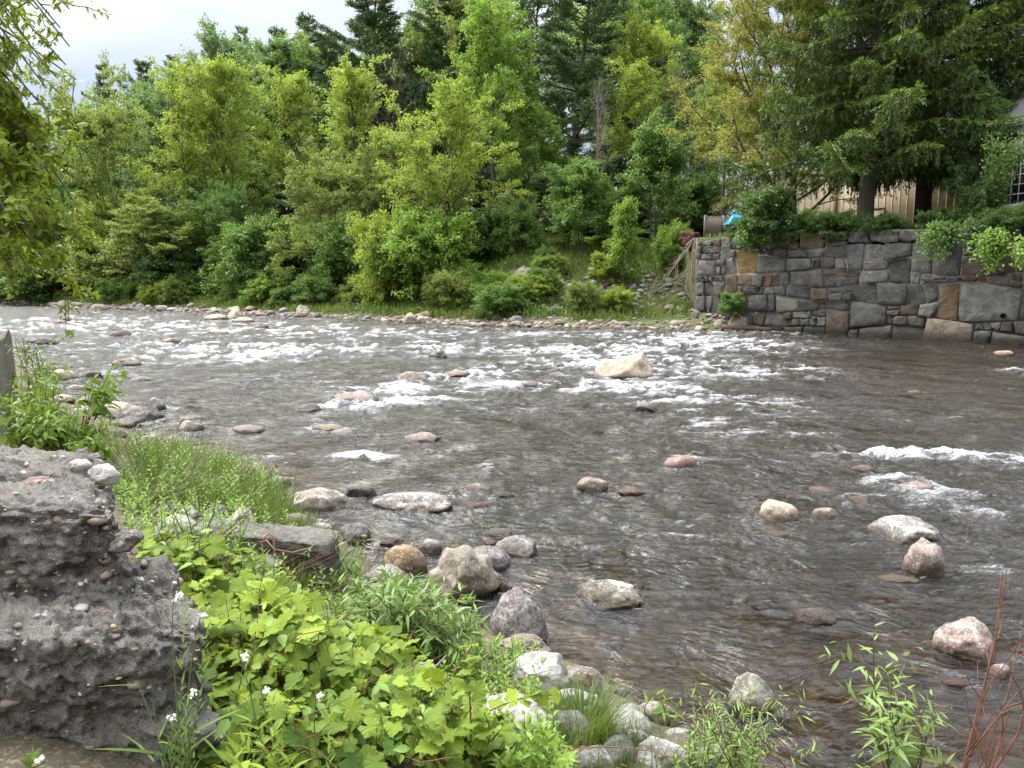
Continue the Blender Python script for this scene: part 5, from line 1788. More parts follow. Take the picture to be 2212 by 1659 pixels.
for (nm, lf, px, Y, top, hw, lab) in [
    ('bush1', 'dark', 1650, 35.6, 432, 62, 'dark green bush on the left end of the wall top'), ('bush2', 'mid', 1730, 35.5, 474, 46, 'mid green bush on the wall top beneath the spruce boughs'),
    ('bush3', 'dark', 1800, 34.3, 476, 55, 'low dark bush on the wall left of the spruce trunk'), ('bush3', 'dark', 1905, 32.8, 478, 42, 'low dark bush on the wall right of the spruce trunk'),
    ('bush2', 'dark', 2015, 32.0, 466, 40, 'dark broad leaved bush on the wall by the timber post'), ('bush1', 'dark', 2110, 31.2, 420, 46, 'dark tangled bush on the wall left of the glass door'),
    ('bush3', 'dark', 2185, 29.3, 462, 60, 'dark leafy bush on the wall below the glass door'), ('bush3', 'mid', 1690, 35.6, 480, 36, 'small mid green bush at the wall edge left of the low dark one')]:
    tree(nm, lf, px, Y, top, hw, lab, 'twig', 'shrub', 'shrub', base=WT - .25)
tree('small2', 'dark', 2100, 33.0, 225, 56, 'tall dark lilac between the spruces and the grey house', 'bark', 'lilac_tree', 'tree', base=WT)


def hanging(name, px0, py0, tips, Y, leafmat, label, nleaf=26, leaf=.13, cat='shrub', out=.35):
    """a shrub that springs from the wall face and hangs or leans out"""
    r = np.random.default_rng(int(px0))
    o = at(px0, py0, Y)
    root = empty(name, o, label, cat)
    tb, lb = MB(), MB()
    for (tx, ty) in tips:
        q = at(tx, ty, Y - out * r.uniform(.3, 1.6)) - o
        P = np.array([[0, 0, 0], q * .35 + [0, 0, .10], q * .7 + [0, 0, .08], q])
        tb.tube(P, [.02, .016, .012, .006], 5)
        for j in range(7):
            p, d = along(P, .3 + .7 * j / 6 - .001)
            k = nleaf
            e = p + r.normal(0, .15, (k, 3))
            lb.leaves(e, d + r.normal(0, .6, (k, 3)), r.normal(0, .5, (k, 3)) + [0, -.3, .8], leaf * r.uniform(.7, 1.3, k), leaf * .6, OVATE, OVATE_F, np.clip(.5 + r.normal(0, .18, k), 0, 1), .15)
    tb.build('stems', M['twig'], root)
    lb.build('foliage', M[leafmat], root)
    return root


hanging('wall_shrub', 2160, 505, [(2130, 535), (2150, 560), (2165, 520), (2110, 525), (2135, 580), (2160, 540), (2118, 548)], 28.9, 'fresh', 'bright yellow green shrub leaning out from the wall face at right')
hanging('wall_shrub', 2040, 480, [(2020, 520), (2000, 545), (2050, 530), (2030, 555), (1990, 520), (2065, 510)], 30.6, 'mid', 'green shrub hanging down the wall face below the dark lilac')
hanging('wall_shrub', 2110, 480, [(2095, 520), (2120, 515), (2085, 500)], 29.7, 'dark', 'dark trailing shrub between the two hanging wall shrubs')
hanging('wall_shrub', 1620, 495, [(1612, 530), (1640, 515), (1655, 522), (1600, 515)], 35.6, 'mid', 'green shrub trailing over the left end of the wall top')
hanging('wall_shrub', 2212, 520, [(2200, 560), (2212, 545), (2225, 560)], 27.9, 'fresh', 'bright sprig on the wall cut by the right edge')

hanging('lilac_shrub', 2128, 470, [(2150, 320), (2175, 305), (2205, 300), (2160, 345), (2190, 325), (2140, 300), (2215, 318)], 31.2, 'mid', 'grey green leaved shrub branch arching before the house eave', 26, .12, 'shrub')

for i in range(64):                 # low weedy bushes and brush of the strip between trees and water
    px = RNG.uniform(-20, 1400)
    x0 = at(px, 640, 46)[0]
    d = RNG.uniform(1.6, 6.5)
    y0 = yF(x0) + d / .87
    x0 = (px - 1106) / FPX * y0
    y0 = yF(x0) + d / .87
    hgt = RNG.uniform(.5, 1.25) * (1.0 if x0 > 0 else 1.25)
    H, R = shape(('bush1', 'bush2', 'bush3')[i % 3])[2:4]
    place_tree(('bush1', 'bush2', 'bush3')[i % 3], ('fresh', 'mid', 'yellow', 'mid', 'olive')[i % 5], 'twig', (x0, y0, G(x0, y0) - .05), hgt / H * RNG.uniform(1.0, 1.6), hgt / H, RNG.uniform(0, 6.28),
               'low weedy bush on the strip between the far trees and the shore stones', 'weedy_bush', 'bush', 'low bushes of the far shore')
# ------------------------------------------------------------------ near plants
def leafy(name, label, cat, base, tips, leafmat, stemmat, L=.1, W=.02, n=18, tm=(LANCE, LANCE_F), spread=.06, opposite=False, droop=.3, start=.2, rad=.004,
          curv=.18, twigs=0, dz=0.0, depth_jit=.12, seed=None, group=None, up=.5, tj=.16):
    """plant with stems from base (a picture point on the ground) to tips (picture points), leaves along each stem"""
    r = np.random.default_rng(seed or (abs(hash(label)) % 100000 if False else sum(map(ord, label))))
    o = on_ground(*base) if len(base) == 2 else np.array(base, float)
    o = o + np.array([0, 0, dz])
    root = empty(name, o, label, cat, group)
    tb, lb = MB(), MB()

    def dress(P, n_, s0, sc):
        for j in range(n_):
            s = s0 + (1 - s0) * (j + r.uniform(-.3, .3)) / max(n_ - 1, 1)
            p, d = along(P, float(np.clip(s, 0, .998)))
            az = r.uniform(0, 6.28) if not opposite else (j * 1.57 + r.uniform(-.3, .3))
            sides = (az, az + PI) if opposite else (az,)
            for a in sides:
                u = norm(np.cross(d, [0.31, .2, .93]))
                v = np.cross(d, u)
                side = u * math.cos(a) + v * math.sin(a)
                ld = norm(side) * .85 + d * r.uniform(.3, .9) + np.array([0, 0, -droop * r.uniform(.2, 1)])
                ll = L * sc * r.uniform(.6, 1.15) * (.6 + .5 * math.sin(PI * min(max(s, .05), .95)))
                lb.leaves([p], [ld], [np.array([0, 0, 1.0]) + r.normal(0, .35, 3)], ll, W * sc * r.uniform(.8, 1.2) * ll / (L * sc), tm[0], tm[1],
                          float(np.clip(.42 + .3 * s + r.normal(0, tj), 0, 1)), curv * r.uniform(.3, 1.6))

    for t in tips:
        q = (at(t[0], t[1], o[1] + r.normal(0, depth_jit)) if len(t) == 2 else np.array(t, float)) - o
        b0 = np.array([r.normal(0, spread), r.normal(0, spread * .6), -.03])
        mid = b0 + (q - b0) * .5 + np.array([r.normal(0, .04), r.normal(0, .04), up * .12 * np.linalg.norm(q)])
        ts = np.linspace(0, 1, 8)[:, None]
        P = (1 - ts) ** 2 * b0 + 2 * ts * (1 - ts) * mid + ts ** 2 * q
        tb.tube(P, rad * np.linspace(1.2, .45, 8), 5, .5)
        dress(P, n, start, 1.0)
        for k in range(twigs):
            p, d = along(P, r.uniform(.3, .95))
            d2 = rot_about(d, norm(np.cross(d, r.normal(size=3))), r.uniform(.5, 1.1))
            Q = bough(r, p, d2, np.linalg.norm(q) * r.uniform(.18, .38), 4, .1, .12)
            tb.tube(Q, rad * np.linspace(.6, .3, len(Q)), 4)
            dress(Q, max(3, n // 2), .15, .85)
    tb.build('stems', M[stemmat], root)
    if lb.n: lb.build('leaves', M[leafmat], root, smooth=True)
    return root


def fan(cx, cy, w, h, n, seed, low=.25):
    r = np.random.default_rng(seed)
    a = r.uniform(0, 1, n)
    return [(cx + w * (2 * q - 1), cy - h * (low + (1 - low) * r.random()) * (1 - .5 * (2 * q - 1) ** 2)) for q in a]


r = np.random.default_rng(77)
# grape leaves carpet the slope
POLY = [(318, 1190), (430, 1235), (560, 1285), (650, 1335), (690, 1415), (810, 1440), (900, 1510), (960, 1590), (1050, 1640), (1230, 1700), (430, 1690), (462, 1400), (420, 1300), (318, 1250)]
P = scatter(POLY, 1900, r)
hum = .5 + .5 * fbm(np.column_stack([P[:, 0] * 2.2, P[:, 1] * 2.2, P[:, 0] * 0]), 3, 41)
hum = hum - .22 * sstep(4.6, 5.6, P[:, 1])
keep = hum > .17
P, hum = P[keep], hum[keep]
n = len(P)
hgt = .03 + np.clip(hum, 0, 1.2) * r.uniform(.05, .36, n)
gv, st = MB(), MB()
base = P.copy()
P = P + np.column_stack([r.normal(0, .03, n), r.normal(0, .03, n), hgt])
az = r.uniform(0, 6.28, n)
D = np.column_stack([np.cos(az), np.sin(az) - .35, r.normal(-.22, .25, n)])
N = np.column_stack([r.normal(0, .5, n), r.normal(-.2, .5, n), np.ones(n)])
L = r.uniform(.04, .105, n) * (.75 + .45 * np.clip(hum, 0, 1))
g1 = r.random(n) < .76
lv2 = MB()
g2 = ~g1
n2_ = int(g2.sum())
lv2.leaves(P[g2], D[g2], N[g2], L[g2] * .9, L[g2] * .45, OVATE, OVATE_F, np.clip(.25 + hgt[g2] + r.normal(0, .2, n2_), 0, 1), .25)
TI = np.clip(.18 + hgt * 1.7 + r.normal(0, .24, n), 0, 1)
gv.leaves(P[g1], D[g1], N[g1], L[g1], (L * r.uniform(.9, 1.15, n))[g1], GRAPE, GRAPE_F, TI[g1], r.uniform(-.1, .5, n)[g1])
for i in range(0, n, 2):
    m_ = (base[i] + P[i]) / 2 + np.array([r.normal(0, .02), r.normal(0, .02), 0])
    st.tube([base[i] - [0, 0, .02], m_, P[i]], [.0022, .0018, .0014], 4)
for q in scatter(POLY, 130, r):
    d = r.normal(0, 1, 3) * [1, 1, .2] + [0, 0, .35]
    C = bough(r, q + [0, 0, .05], d, r.uniform(.2, .7), 6, .05, .2)
    st.tube(C, np.linspace(.0035, .0015, 7), 4)
root = empty('vine_cover', (0, 0, 0), None, None)
root['kind'] = 'stuff'
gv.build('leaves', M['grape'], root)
lv2.build('oval_leaves', M['fresh'], root)
st.build('stalks', M['redtwig'], root)

# grass, knee high, on the grassy point and thinner between the stones
gb = MB()


def grass(poly, n, l0, l1, w=.006, seed=1, mb=None, lean=.35):
    r = np.random.default_rng(seed)
    P = scatter(poly, n, r)
    P = P[P[:, 2] > -.02]
    k = len(P)
    D = np.column_stack([r.normal(0, lean, k), r.normal(0, lean, k), np.ones(k)])
    N = np.column_stack([r.normal(0, 1, k), r.normal(-.4, 1, k), r.normal(.2, .3, k)])
    (mb or gb).leaves(P - [0, 0, .01], D, N, r.uniform(l0, l1, k), w * r.uniform(.7, 1.4, k), BLADE, BLADE_F, np.clip(.45 + r.normal(0, .2, k), 0, 1), r.uniform(-.1, .45, k))


grass([(265, 1085), (300, 985), (420, 975), (520, 1010), (600, 1075), (640, 1120), (560, 1150), (420, 1100)], 3000, .12, .46, .010, 3, lean=.6)
grass([(560, 1110), (650, 1130), (760, 1235), (800, 1280), (640, 1290), (560, 1200)], 750, .10, .28, .0065, 4)
grass([(330, 1200), (560, 1170), (760, 1300), (1000, 1420), (1080, 1520), (820, 1500), (500, 1300)], 1000, .05, .2, .0045, 5)
grass([(1080, 1470), (1230, 1560), (1500, 1640), (1520, 1690), (1150, 1690)], 900, .05, .2, .0035, 6)
grass([(180, 1010), (60, 960), (30, 900), (200, 940), (300, 985)], 900, .15, .4, .007, 7)
tag(gb.build('riverside_grass', M['grass']), kind='stuff')

# mixed soft weeds: upright stalks ringed with narrow leaves, too many to count
wb2, ws = MB(), MB()


def weeds(poly, n, h0, h1, seed, L=.055, W=.016):
    r = np.random.default_rng(seed)
    for p in scatter(poly, n, r):
        if p[2] < .02: continue
        h = r.uniform(h0, h1)
        tip = p + np.array([r.normal(0, .12 * h), r.normal(0, .12 * h), h])
        ws.tube([p - [0, 0, .02], (p + tip) / 2 + [r.normal(0, .01), 0, 0], tip], [.003, .0024, .0012], 4)
        k = int(9 + h * 46)
        s = np.linspace(.12, 1, k)
        q = p + (tip - p) * s[:, None]
        a = np.arange(k) * 2.4 + r.uniform(0, 6)
        D = np.column_stack([np.cos(a), np.sin(a), .35 + .9 * s ** 3 + r.normal(0, .15, k)])
        wb2.leaves(q, D, np.column_stack([r.normal(0, .2, k), r.normal(0, .2, k), np.ones(k)]), L * r.uniform(.7, 1.2, k) * (1.15 - .45 * s), W * r.uniform(.8, 1.2, k), LANCE, LANCE_F,
                   np.clip(.30 + .45 * s + r.normal(0, .1, k), 0, 1), .3)


weeds([(300, 1080), (420, 1060), (640, 1160), (800, 1300), (1020, 1400), (1050, 1500), (700, 1430), (500, 1280), (320, 1230)], 300, .06, .26, 11)
weeds([(980, 1440), (1080, 1500), (1180, 1590), (1240, 1680), (1050, 1680), (900, 1560)], 170, .04, .2, 12, .045, .013)
weeds([(250, 1080), (290, 985), (430, 965), (560, 1040), (620, 1110), (500, 1130)], 190, .10, .42, 13, .07, .018)
weeds([(225, 1030), (300, 1040), (345, 1190), (300, 1200)], 70, .06, .2, 15, .06, .02)
weeds([(1000, 1400), (1130, 1400), (1230, 1480), (1150, 1530), (1040, 1480)], 60, .05, .16, 16, .05, .014)
weeds([(1480, 1640), (1640, 1660), (1640, 1700), (1450, 1700)], 26, .08, .25, 14, .05, .01)
root = empty('weed_cover', (0, 0, 0), None, None)
root['kind'] = 'stuff'
wb2.build('leaves', M['sapling'], root)
ws.build('stalks', M['stem'], root)

# fallen leaves and twigs on the bare soil
P = scatter([(330, 1100), (640, 1150), (1000, 1420), (1230, 1520), (1400, 1660), (460, 1690), (420, 1300)], 900, r)
P = P[P[:, 2] > .03]
n = len(P)
lt = MB()
lt.leaves(P + [0, 0, .008], r.normal(0, 1, (n, 3)) * [1, 1, .15], r.normal(0, .3, (n, 3)) + [0, 0, 1], r.uniform(.02, .07, n), r.uniform(.012, .04, n), OVATE, OVATE_F, r.random(n), .2)
M['litter'] = leaf_mat('dead_leaf', (.10, .06, .035), (.30, .20, .12), .05)
tag(lt.build('leaf_litter', M['litter']), kind='stuff')

OV = (OVATE, OVATE_F)
leafy('broadleaf_shrub', 'leafy green shrub with opposite oval leaves behind the concrete ruin', 'shrub', (120, 1000),
      fan(105, 1000, 140, 200, 30, 1, .1) + [(30, 880), (70, 850), (110, 870), (150, 900), (200, 930), (10, 905), (60, 915), (235, 955)], 'sapling', 'twig', .135, .048, 9, OV, .14, True, .45, .25, .005, twigs=2, depth_jit=.3)
leafy('broadleaf_shrub', 'taller loose shrub of small leaves beside the wooden post', 'shrub', (75, 960), [(50, 730), (75, 745), (95, 775), (35, 750), (110, 800), (65, 800), (60, 740), (45, 765), (85, 790), (70, 820), (100, 840), (30, 800), (120, 860), (55, 860), (90, 870)], 'fresh', 'twig', .11, .034, 13, OV, .15, False, .3, .25, .006, twigs=4, depth_jit=.3)
leafy('sapling', 'slender sapling with drooping compound leaves standing against the water at left', 'sapling', (165, 985), [(262, 800), (240, 795), (205, 812), (188, 828), (225, 806), (270, 815), (252, 838), (200, 850)], 'sapling', 'redtwig', .20, .06, 15, OV, .02, False, .7, .55, .006, depth_jit=.15, up=.9)
leafy('willow_shrub', 'broad bushy willow with narrow grey green leaves on the near shore', 'shrub', (850, 1425),
      fan(855, 1400, 185, 170, 60, 3, .1) + [(700, 1330), (740, 1290), (800, 1270), (880, 1262), (960, 1275), (1010, 1300), (1030, 1340), (690, 1380), (760, 1390)], 'willow', 'twig', .115, .021, 24, (LANCE, LANCE_F), .15, False, .35, .12, .004, twigs=3, depth_jit=.2)
leafy('willow_shrub', 'arching narrow leaved willow by the water, below the grassy point', 'shrub', (700, 1262), fan(715, 1240, 75, 95, 13, 4, .2), 'willow', 'twig', .11, .017, 15, (LANCE, LANCE_F), .06, False, .6, .2, .004, twigs=1)
leafy('willow_shrub', 'reddish tipped willow sprig leaning over the water at the end of the tall grass', 'shrub', (520, 1080), [(545, 975), (565, 990), (525, 985), (500, 1000), (585, 1020), (560, 1030), (610, 1050), (540, 1045)], 'willow', 'redtwig', .075, .013, 12, (LANCE, LANCE_F), .06, False, .3, .25, .004, twigs=2)
leafy('willow_sprig', 'small willow sprig growing against the great tan block', 'plant', (1020, 1300), [(1018, 1212), (1030, 1235), (1000, 1240), (1040, 1250), (1010, 1260)], 'sapling', 'stem', .075, .012, 11, (LANCE, LANCE_F), .02, False, .3, .2, .003)
leafy('willow_sprig', 'tiny leafy sprig in front of the orange stained boulder', 'plant', (865, 1255), [(870, 1172), (862, 1195), (880, 1200), (850, 1225)], 'sapling', 'stem', .055, .011, 9, (LANCE, LANCE_F), .02, False, .3, .15, .003)
leafy('willow_sprig', 'leafy shoots in front of the big rounded brown grey boulder', 'plant', (1095, 1450), [(1098, 1340), (1110, 1365), (1085, 1380), (1120, 1390), (1075, 1400)], 'sapling', 'stem', .06, .012, 13, (LANCE, LANCE_F), .03, False, .3, .15, .003)
leafy('willow_sprig', 'sprig with a looping pale stalk over the brown tipped boulder', 'plant', (1415, 1572), [(1440, 1490), (1455, 1510), (1470, 1525), (1410, 1505), (1440, 1530), (1475, 1545)], 'sapling', 'stem', .06, .014, 9, (LANCE, LANCE_F), .03, False, .5, .2, .003, dz=.1)
leafy('willow_shrub', 'light spray of fine willow shoots at the bottom edge in front of the olive boulder', 'shrub', (1600, 1720), [(1500, 1480), (1530, 1500), (1560, 1490), (1590, 1485), (1620, 1495), (1650, 1510), (1690, 1490), (1730, 1480), (1740, 1510), (1700, 1530), (1560, 1540), (1610, 1550), (1650, 1570), (1540, 1580), (1580, 1600), (1700, 1590), (1660, 1620), (1520, 1545), (1770, 1600), (1600, 1640)],
      'willow', 'twig', .062, .0095, 18, (LANCE, LANCE_F), .16, False, .3, .3, .003, twigs=2, depth_jit=.1)
leafy('willow_sapling', 'upright willow sapling with long pale leaves standing before the water at lower right', 'sapling', (1935, 1760), [(1888, 1352), (1905, 1415), (1930, 1440), (1870, 1440), (1960, 1480), (1900, 1500), (1985, 1530), (1870, 1520), (2000, 1560), (1920, 1540), (2020, 1550)],
      'willow', 'twig', .105, .02, 15, (LANCE, LANCE_F), .02, False, .5, .40, .004, twigs=2, depth_jit=.08)
leafy('willow_sprig', 'short willow shoot at the bottom edge left of the upright sapling', 'plant', (1860, 1760), [(1870, 1620), (1850, 1630), (1895, 1640)], 'sapling', 'stem', .06, .012, 10, (LANCE, LANCE_F), .02, False, .3, .3, .003)
leafy('weed_clump', 'bright leafy weed clump at the bottom edge in front of the white granite boulder', 'plant', (1150, 1740), [(1128, 1575), (1150, 1600), (1180, 1590), (1100, 1620), (1210, 1610), (1165, 1560), (1230, 1640), (1080, 1640), (1130, 1640)], 'sapling', 'stem', .075, .026, 13, OV, .08, True, .3, .2, .003)
leafy('goldenrod', 'feathery yellow green plant glowing at the bottom edge by the concrete ruin', 'plant', (545, 1760), [(560, 1575), (590, 1590), (530, 1600), (610, 1620), (505, 1640), (570, 1620), (545, 1560), (625, 1650)], 'grape', 'stem', .10, .022, 15, (LANCE, LANCE_F), .05, False, .15, .2, .003)
leafy('goldenrod', 'upright leafy stalk between pale broken stones near the concrete ruin', 'plant', (495, 1240), [(515, 1100), (500, 1130), (540, 1120), (478, 1150)], 'fresh', 'stem', .07, .018, 18, (LANCE, LANCE_F), .03, False, .2, .15, .004)
# grass tuft
tb_ = MB()
p = on_ground(1258, 1590)
k = 620
az = r.uniform(0, 6.28, k)
rr = r.random(k) ** .5 * .12
B0 = p + np.column_stack([np.cos(az) * rr, np.sin(az) * rr, np.full(k, -.02)])
D = np.column_stack([np.cos(az) * .55 * r.random(k), np.sin(az) * .55 * r.random(k), np.ones(k)])
tb_.leaves(B0, D, np.column_stack([-np.cos(az), -np.sin(az), r.normal(.2, .2, k)]), r.uniform(.12, .30, k), r.uniform(.0025, .005, k), BLADE, BLADE_F, np.clip(.4 + r.normal(0, .18, k), 0, 1), r.uniform(.1, .7, k))
tag(tb_.build('grass_tuft', M['grass']), 'dense tuft of fine green grass between pale stones at the water edge', 'grass tuft')

# white flowered stalks before the concrete
M['petal'] = plain_mat('white_petal', (.82, .82, .78), (.7, .72, .62), .6, 60, .2, 0, 0)


def alyssum(base, tip, label, seed):
    r = np.random.default_rng(seed)
    o = at(base[0], base[1], 2.28)
    o[2] = G(o[0], o[1])
    q = at(tip[0], tip[1], 2.26 + r.normal(0, .04)) - o
    root = empty('flowering_stalk', o, label, 'flower')
    ts = np.linspace(0, 1, 9)[:, None]
    P = ts * q + np.column_stack([.02 * np.sin(ts[:, 0] * 4 + seed), .0 * ts[:, 0], 0 * ts[:, 0]])
    b = MB()
    b.tube(P, np.linspace(.0035, .0015, 9), 5)
    b.build('stem', M['stem'], root)
    b = MB()
    k = 34
    s = np.linspace(.08, .93, k)
    pp = P[0] + q * s[:, None]
    a = np.arange(k) * 2.4
    b.leaves(pp, np.column_stack([np.cos(a) * .6, np.sin(a) * .6, np.full(k, .75)]), np.column_stack([-np.cos(a), -np.sin(a), np.full(k, .6)]), r.uniform(.025, .055, k), .008, LANCE, LANCE_F, np.clip(.25 + r.normal(0, .1, k), 0, 1), .1)
    b.build('leaves', M['sapling'], root)
    b = MB()
    k = 26
    c = q + r.normal(0, .0055, (k, 3))
    b.leaves(c, r.normal(0, 1, (k, 3)), r.normal(0, .6, (k, 3)) + [0, -.4, .7], .009, .007, OVATE, OVATE_F, .5)
    b.build('blossom', M['petal'], root)


alyssum((370, 1700), (388, 1288), 'tall green stalk with a small bud head before the concrete ledge', 1)
alyssum((395, 1700), (437, 1330), 'tall stalk with pale flower head before the concrete ledge, right of the bud headed one', 2)
alyssum((362, 1700), (372, 1552), 'short stalk with a white flower head at the foot of the concrete ruin', 3)
alyssum((400, 1700), (416, 1497), 'middle height stalk with a white flower head before the concrete ledge', 4)
alyssum((80, 1720), (85, 1640), 'white flower head at the bottom left corner', 5)
alyssum((560, 1720), (528, 1418), 'white flower head among grape leaves nearest the concrete ledge', 6)
alyssum((600, 1720), (578, 1490), 'white flower head among grape leaves lower right of the nearest one', 7)
alyssum((700, 1720), (690, 1503), 'white flower head among grape leaves farthest right', 8)
leafy('grass_clump', 'long arching grass blades at the foot of the concrete ruin', 'grass', (365, 1712), [(300, 1480), (330, 1560), (345, 1590), (420, 1560), (450, 1580), (385, 1600)], 'grass', 'stem', .2, .011, 3, (BLADE, BLADE_F), .03, False, .2, .1, .002, depth_jit=.05)

# vine shoots arching over the stones
vs = [((1010, 1690), (1000, 1390), 'reddish vine shoot with big lobed leaves arching up before the willow shrub'), ((900, 1620), (1190, 1500), 'vine shoot with hanging leaves reaching right over the pale stones'), ((960, 1690), (880, 1470), 'vine shoot climbing over the white grey granite block')]
for a_, t_, lab in vs:
    tips = [t_, ((a_[0] + t_[0]) / 2 + 40, (a_[1] + t_[1]) / 2)]
    leafy('vine_shoot', lab, 'vine', a_, tips, 'grape', 'redtwig', .105, .105, 9, (GRAPE, GRAPE_F), .02, False, .5, .25, .004, curv=.2, up=1.0, depth_jit=.05)

# bare brush and sticks
def brush(name, label, cat, base, tips, mat, rad, seed, forks=3, depth=None, group=None):
    r = np.random.default_rng(seed)
    o = on_ground(*base)
    if depth: o = np.array([*at(base[0], base[1], depth)])
    b = MB()
    for t in tips:
        q = at(t[0], t[1], o[1] + r.normal(0, .1)) - o
        L = np.linalg.norm(q)
        P = np.array([[0, 0, 0], q * .35 + r.normal(0, .035 * L, 3), q * .7 + r.normal(0, .03 * L, 3), q])
        b.tube(P, rad * np.array([1, .8, .6, .35]), 6)
        for k in range(forks):
            p, d = along(P, r.uniform(.3, .9))
            Q = bough(r, p, rot_about(d, norm(np.cross(d, r.normal(size=3))), r.uniform(.35, .8)), L * r.uniform(.15, .4), 4, .1, .1)
            b.tube(Q, rad * np.linspace(.5, .25, len(Q)), 5)
    ob = b.build(name, M[mat])
    ob.location = o
    return tag(ob, label, cat, group)


brush('bare_shrub', 'leafless reddish grey twigs rising at the lower right corner', 'bare shrub', (2060, 1760), [(2165, 1235), (2175, 1230), (2205, 1380), (2140, 1420), (2212, 1480)], 'redtwig', .006, 2, 4)
brush('bare_shrub', 'leafless forked grey branch crossing the right edge at the bottom', 'bare shrub', (2110, 1800), [(2225, 1480), (2180, 1540), (2150, 1590)], 'redtwig', .008, 5, 3)
brush('dead_brush', 'tangle of thin dead stems bent over the tall grass', 'brush', (320, 1085), [(520, 940), (470, 960), (390, 950), (560, 1000), (300, 930), (440, 1020), (250, 900), (180, 870), (395, 905)], 'deadtwig', .006, 7, 4)
brush('dead_brush', 'upright thin dark stems among weeds beside the concrete ruin', 'brush', (430, 1210), [(470, 1060), (420, 1030), (395, 1090), (540, 1110), (360, 1080), (590, 1060)], 'twig', .005, 9, 2)
brush('dead_brush', 'long dark twig trailing over weeds below the concrete slab', 'brush', (640, 1320), [(700, 1240), (760, 1250), (560, 1300), (830, 1215)], 'twig', .005, 11, 3)
brush('fallen_stick', 'grey broken stick lying over the vine leaves', 'stick', (885, 1475), [(965, 1415)], 'barkgrey', .012, 12, 1)
brush('fallen_stick', 'pale dry stick lying below the concrete slab', 'stick', (590, 1215), [(700, 1195), (660, 1230)], 'deadtwig', .008, 13, 1)

# tangled roots and branches on the eroded far bank beside the wall
R2 = np.random.default_rng(19)
for i, (bx, by, tips, lab) in enumerate([
    (1485, 560, [(1440, 650), (1465, 668), (1490, 660), (1510, 672), (1430, 690), (1535, 640), (1455, 610), (1500, 690), (1420, 640), (1520, 690), (1550, 660)], 'grey tangle of exposed roots hanging down the eroded far bank by the wall'),
    (1500, 520, [(1480, 600), (1460, 570), (1490, 640), (1520, 590), (1440, 600), (1545, 580), (1470, 540), (1475, 655)], 'bare fallen branches leaning on the bank at the end of the wall'),
    (1400, 640, [(1475, 590), (1440, 600), (1500, 620), (1420, 600), (1390, 600), (1460, 640)], 'long dead branch lying across the rubble slope'),
    (1570, 690, [(1560, 610), (1590, 615), (1540, 620), (1575, 640), (1610, 610), (1530, 590), (1600, 640)], 'thin dry stems standing before the left end of the wall')]):
    brush('root_tangle' if i == 0 else 'dead_branches', lab, 'branches', (bx, by), tips, 'deadtwig', .036 if i < 3 else .018, 20 + i, 7)
p = on_ground(1490, 518)
o = empty('tree_stump', p, 'rotten brown stump with upturned roots at the top of the eroded bank', 'stump')
V, F = stone(77, .6, 0, 4)
b = MB()
b.add(V * np.array([.62, .5, .55]) * (1 + .2 * vnoise(V * 5, 4))[:, None], F)
b.build('stump_body', bark_mat('rotten_wood', (.03, .018, .012), (.14, .07, .04), 5), o)

# far bank grass and low weeds
fb = MB()
R2 = np.random.default_rng(23)
n = 90000
x = R2.uniform(-52, 9.3, n)
d = R2.uniform(.9, 15, n) ** 1
y = yF(x) + d / .87
m_ = (n2(x, y, .55, .8, 9) + .35 * n2(x, y, 2.2, 2.2, 10) + .22 * (d > 6) + .25 * ((d > 1.2) & (d < 3.0)) - .25 * ((d > 3) & (d < 5.5) & (x > 0))) > -.03
x, y, d = x[m_], y[m_], d[m_]
P = np.column_stack([x, y, ground_z(x, y)])
k = len(P)
fb.leaves(P - [0, 0, .02], np.column_stack([R2.normal(0, .35, k), R2.normal(0, .35, k), np.ones(k)]), R2.normal(0, 1, (k, 3)) + [0, -.5, .3], R2.uniform(.2, .7, k), .05, RHOMB, RHOMB_F,
          np.clip(.45 + .25 * n2(x, y, .5, .5, 14) + R2.normal(0, .15, k), 0, 1), .15)
tag(fb.build('far_bank_grass', M['fargrass']), kind='stuff')
fb = MB()
n = 70000
x = R2.uniform(-52, 9.3, n)
d = R2.uniform(1.1, 9, n)
y = yF(x) + d / .87
m_ = (n2(x, y, .8, 1.1, 29) + .3 * n2(x, y, 2.6, 2.6, 30) + .32 * (x < -6) + .2 * (d < 3.2)) > .12
x, y = x[m_], y[m_]
hh = .25 + .75 * np.clip(n2(x, y, .9, .9, 31), -.2, 1)
P = np.column_stack([x, y, ground_z(x, y) + R2.random(len(x)) * np.maximum(hh, .1)])
k = len(P)
fb.leaves(P, R2.normal(0, 1, (k, 3)) + [0, 0, .3], R2.normal(0, .5, (k, 3)) + [0, 0, .9], R2.uniform(.08, .2, k), .09, RHOMB, RHOMB_F, np.clip(.45 + R2.normal(0, .2, k), 0, 1))
tag(fb.build('far_bank_weeds', M['mid']), kind='stuff')
# low green growth on top of the wall
fb = MB()
n = 7000
u = R2.uniform(-.5, WL, n)
s_ = R2.uniform(.4, 6, n)
P = np.column_stack([WALL_A[0] + WU[0] * u - (-WU[1]) * s_ * -1 * -1 * -1, WALL_A[1] + WU[1] * u + WU[0] * s_, np.zeros(n)])
P[:, 2] = ground_z(P[:, 0], P[:, 1])
P = P[P[:, 2] > 4]
k = len(P)
fb.leaves(P - [0, 0, .02], np.column_stack([R2.normal(0, .4, k), R2.normal(0, .4, k), np.ones(k)]), R2.normal(0, 1, (k, 3)), R2.uniform(.12, .4, k), .05, RHOMB, RHOMB_F, np.clip(.3 + R2.normal(0, .15, k), 0, 1), .15)
tag(fb.build('wall_top_grass', M['fargrass']), kind='stuff')

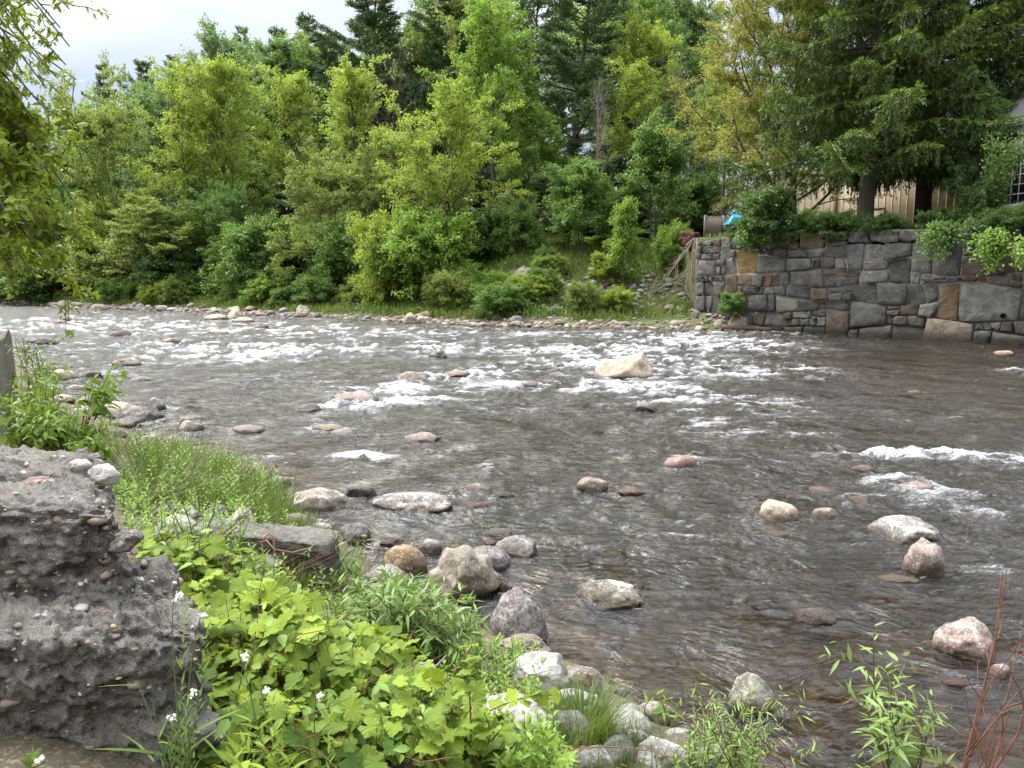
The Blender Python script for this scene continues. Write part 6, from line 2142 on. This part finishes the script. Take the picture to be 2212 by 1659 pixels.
# near tree whose boughs hang in at the left; its trunk stands outside the picture
r = np.random.default_rng(99)
D0 = 9.0
o = np.array([-9.6, 8.2, G(-9.6, 8.2)])
near = empty('ash_tree', o, 'near tree with drooping leafy boughs hanging into the left edge', 'tree')
tb, lb = MB(), MB()
ts = np.linspace(0, 1, 9)
T = np.column_stack([.5 * ts ** 2, .3 * ts, 9.5 * ts - .2])
tb.tube(T, .24 * (1 - .6 * ts), 9)
dense = [(172, 520), (135, 600), (178, 470), (110, 380), (155, 430), (85, 320), (60, 610), (95, 560), (40, 500), (110, 615), (60, 420), (20, 380), (150, 550), (80, 480), (30, 590), (10, 300), (125, 500), (160, 590),
         (50, 360), (110, 450), (15, 450), (70, 580), (155, 380), (5, 550), (90, 620), (-40, 400), (-30, 500), (-40, 600), (40, 290), (75, 260)]
thin = [(165, 172), (130, 60), (150, 100), (80, 20), (142, 140), (100, 190), (60, 215), (30, 110), (110, 250), (20, 200), (60, 90), (150, 20), (-20, 60), (40, 30), (90, 130), (50, 160), (120, 165), (10, 30), (75, 60)]
for (tips, nl, tw, L) in ((dense, 52, 17, .11), (thin, 20, 9, .09)):
    for (tx, ty) in tips:
        tip = at(tx, ty, D0 + r.normal(0, .6)) - o
        s0 = r.uniform(.55, .95)
        p0, _ = along(T, s0)
        mid = (p0 + tip) / 2 + np.array([0, 0, .9 + r.random() * .5])
        q = np.linspace(0, 1, 9)[:, None]
        A = (1 - q) ** 2 * p0 + 2 * q * (1 - q) * mid + q ** 2 * tip
        tb.tube(A, np.linspace(.045, .007, 9), 5)
        for j in range(tw):
            p, d = along(A, r.uniform(.42, .999))
            Bq = bough(r, p, rot_about(d, norm(np.cross(d, r.normal(size=3))), r.uniform(.5, 1.5)), r.uniform(.2, .55), 4, .15, .25)
            tb.tube(Bq, np.linspace(.007, .003, 5), 4)
            k = nl
            s = r.random(k)
            idx = np.minimum((s * 4).astype(int), 3)
            C = Bq[idx] + (Bq[idx + 1] - Bq[idx]) * (s * 4 - idx)[:, None] + r.normal(0, .035, (k, 3))
            Dq = r.normal(0, .8, (k, 3)) + [0, 0, -.25]
            c0 = r.normal(0, .14)
            lb.leaves(C, Dq, r.normal(0, .5, (k, 3)) + [0, -.2, .8], L * r.uniform(.6, 1.2, k), L * .42, LANCE, LANCE_F, np.clip(.45 + c0 + r.normal(0, .16, k), 0, 1), .25)
# one thin strand hangs down over the water
A = np.array([at(130, 560, 8.8), at(141, 640, 8.8), at(143, 735, 8.8)]) - o
tb.tube(A, [.006, .004, .002], 4)
for (tx, ty) in ((141, 672), (138, 664), (147, 668), (144, 715), (141, 726), (148, 720), (150, 660)):
    p = at(tx, ty, 8.8) - o
    lb.leaves(p + r.normal(0, .03, (9, 3)), r.normal(0, .6, (9, 3)) + [0, 0, -.5], r.normal(0, .5, (9, 3)) + [0, 0, .8], .075, .02, LANCE, LANCE_F, np.clip(.6 + r.normal(0, .1, 9), 0, 1), .2)
tb.build('trunk', M['bark'], near)
M['ash'] = leaf_mat('leaf_ash', (.07, .12, .014), (.30, .38, .04), .40)
lb.build('crown', M['ash'], near)
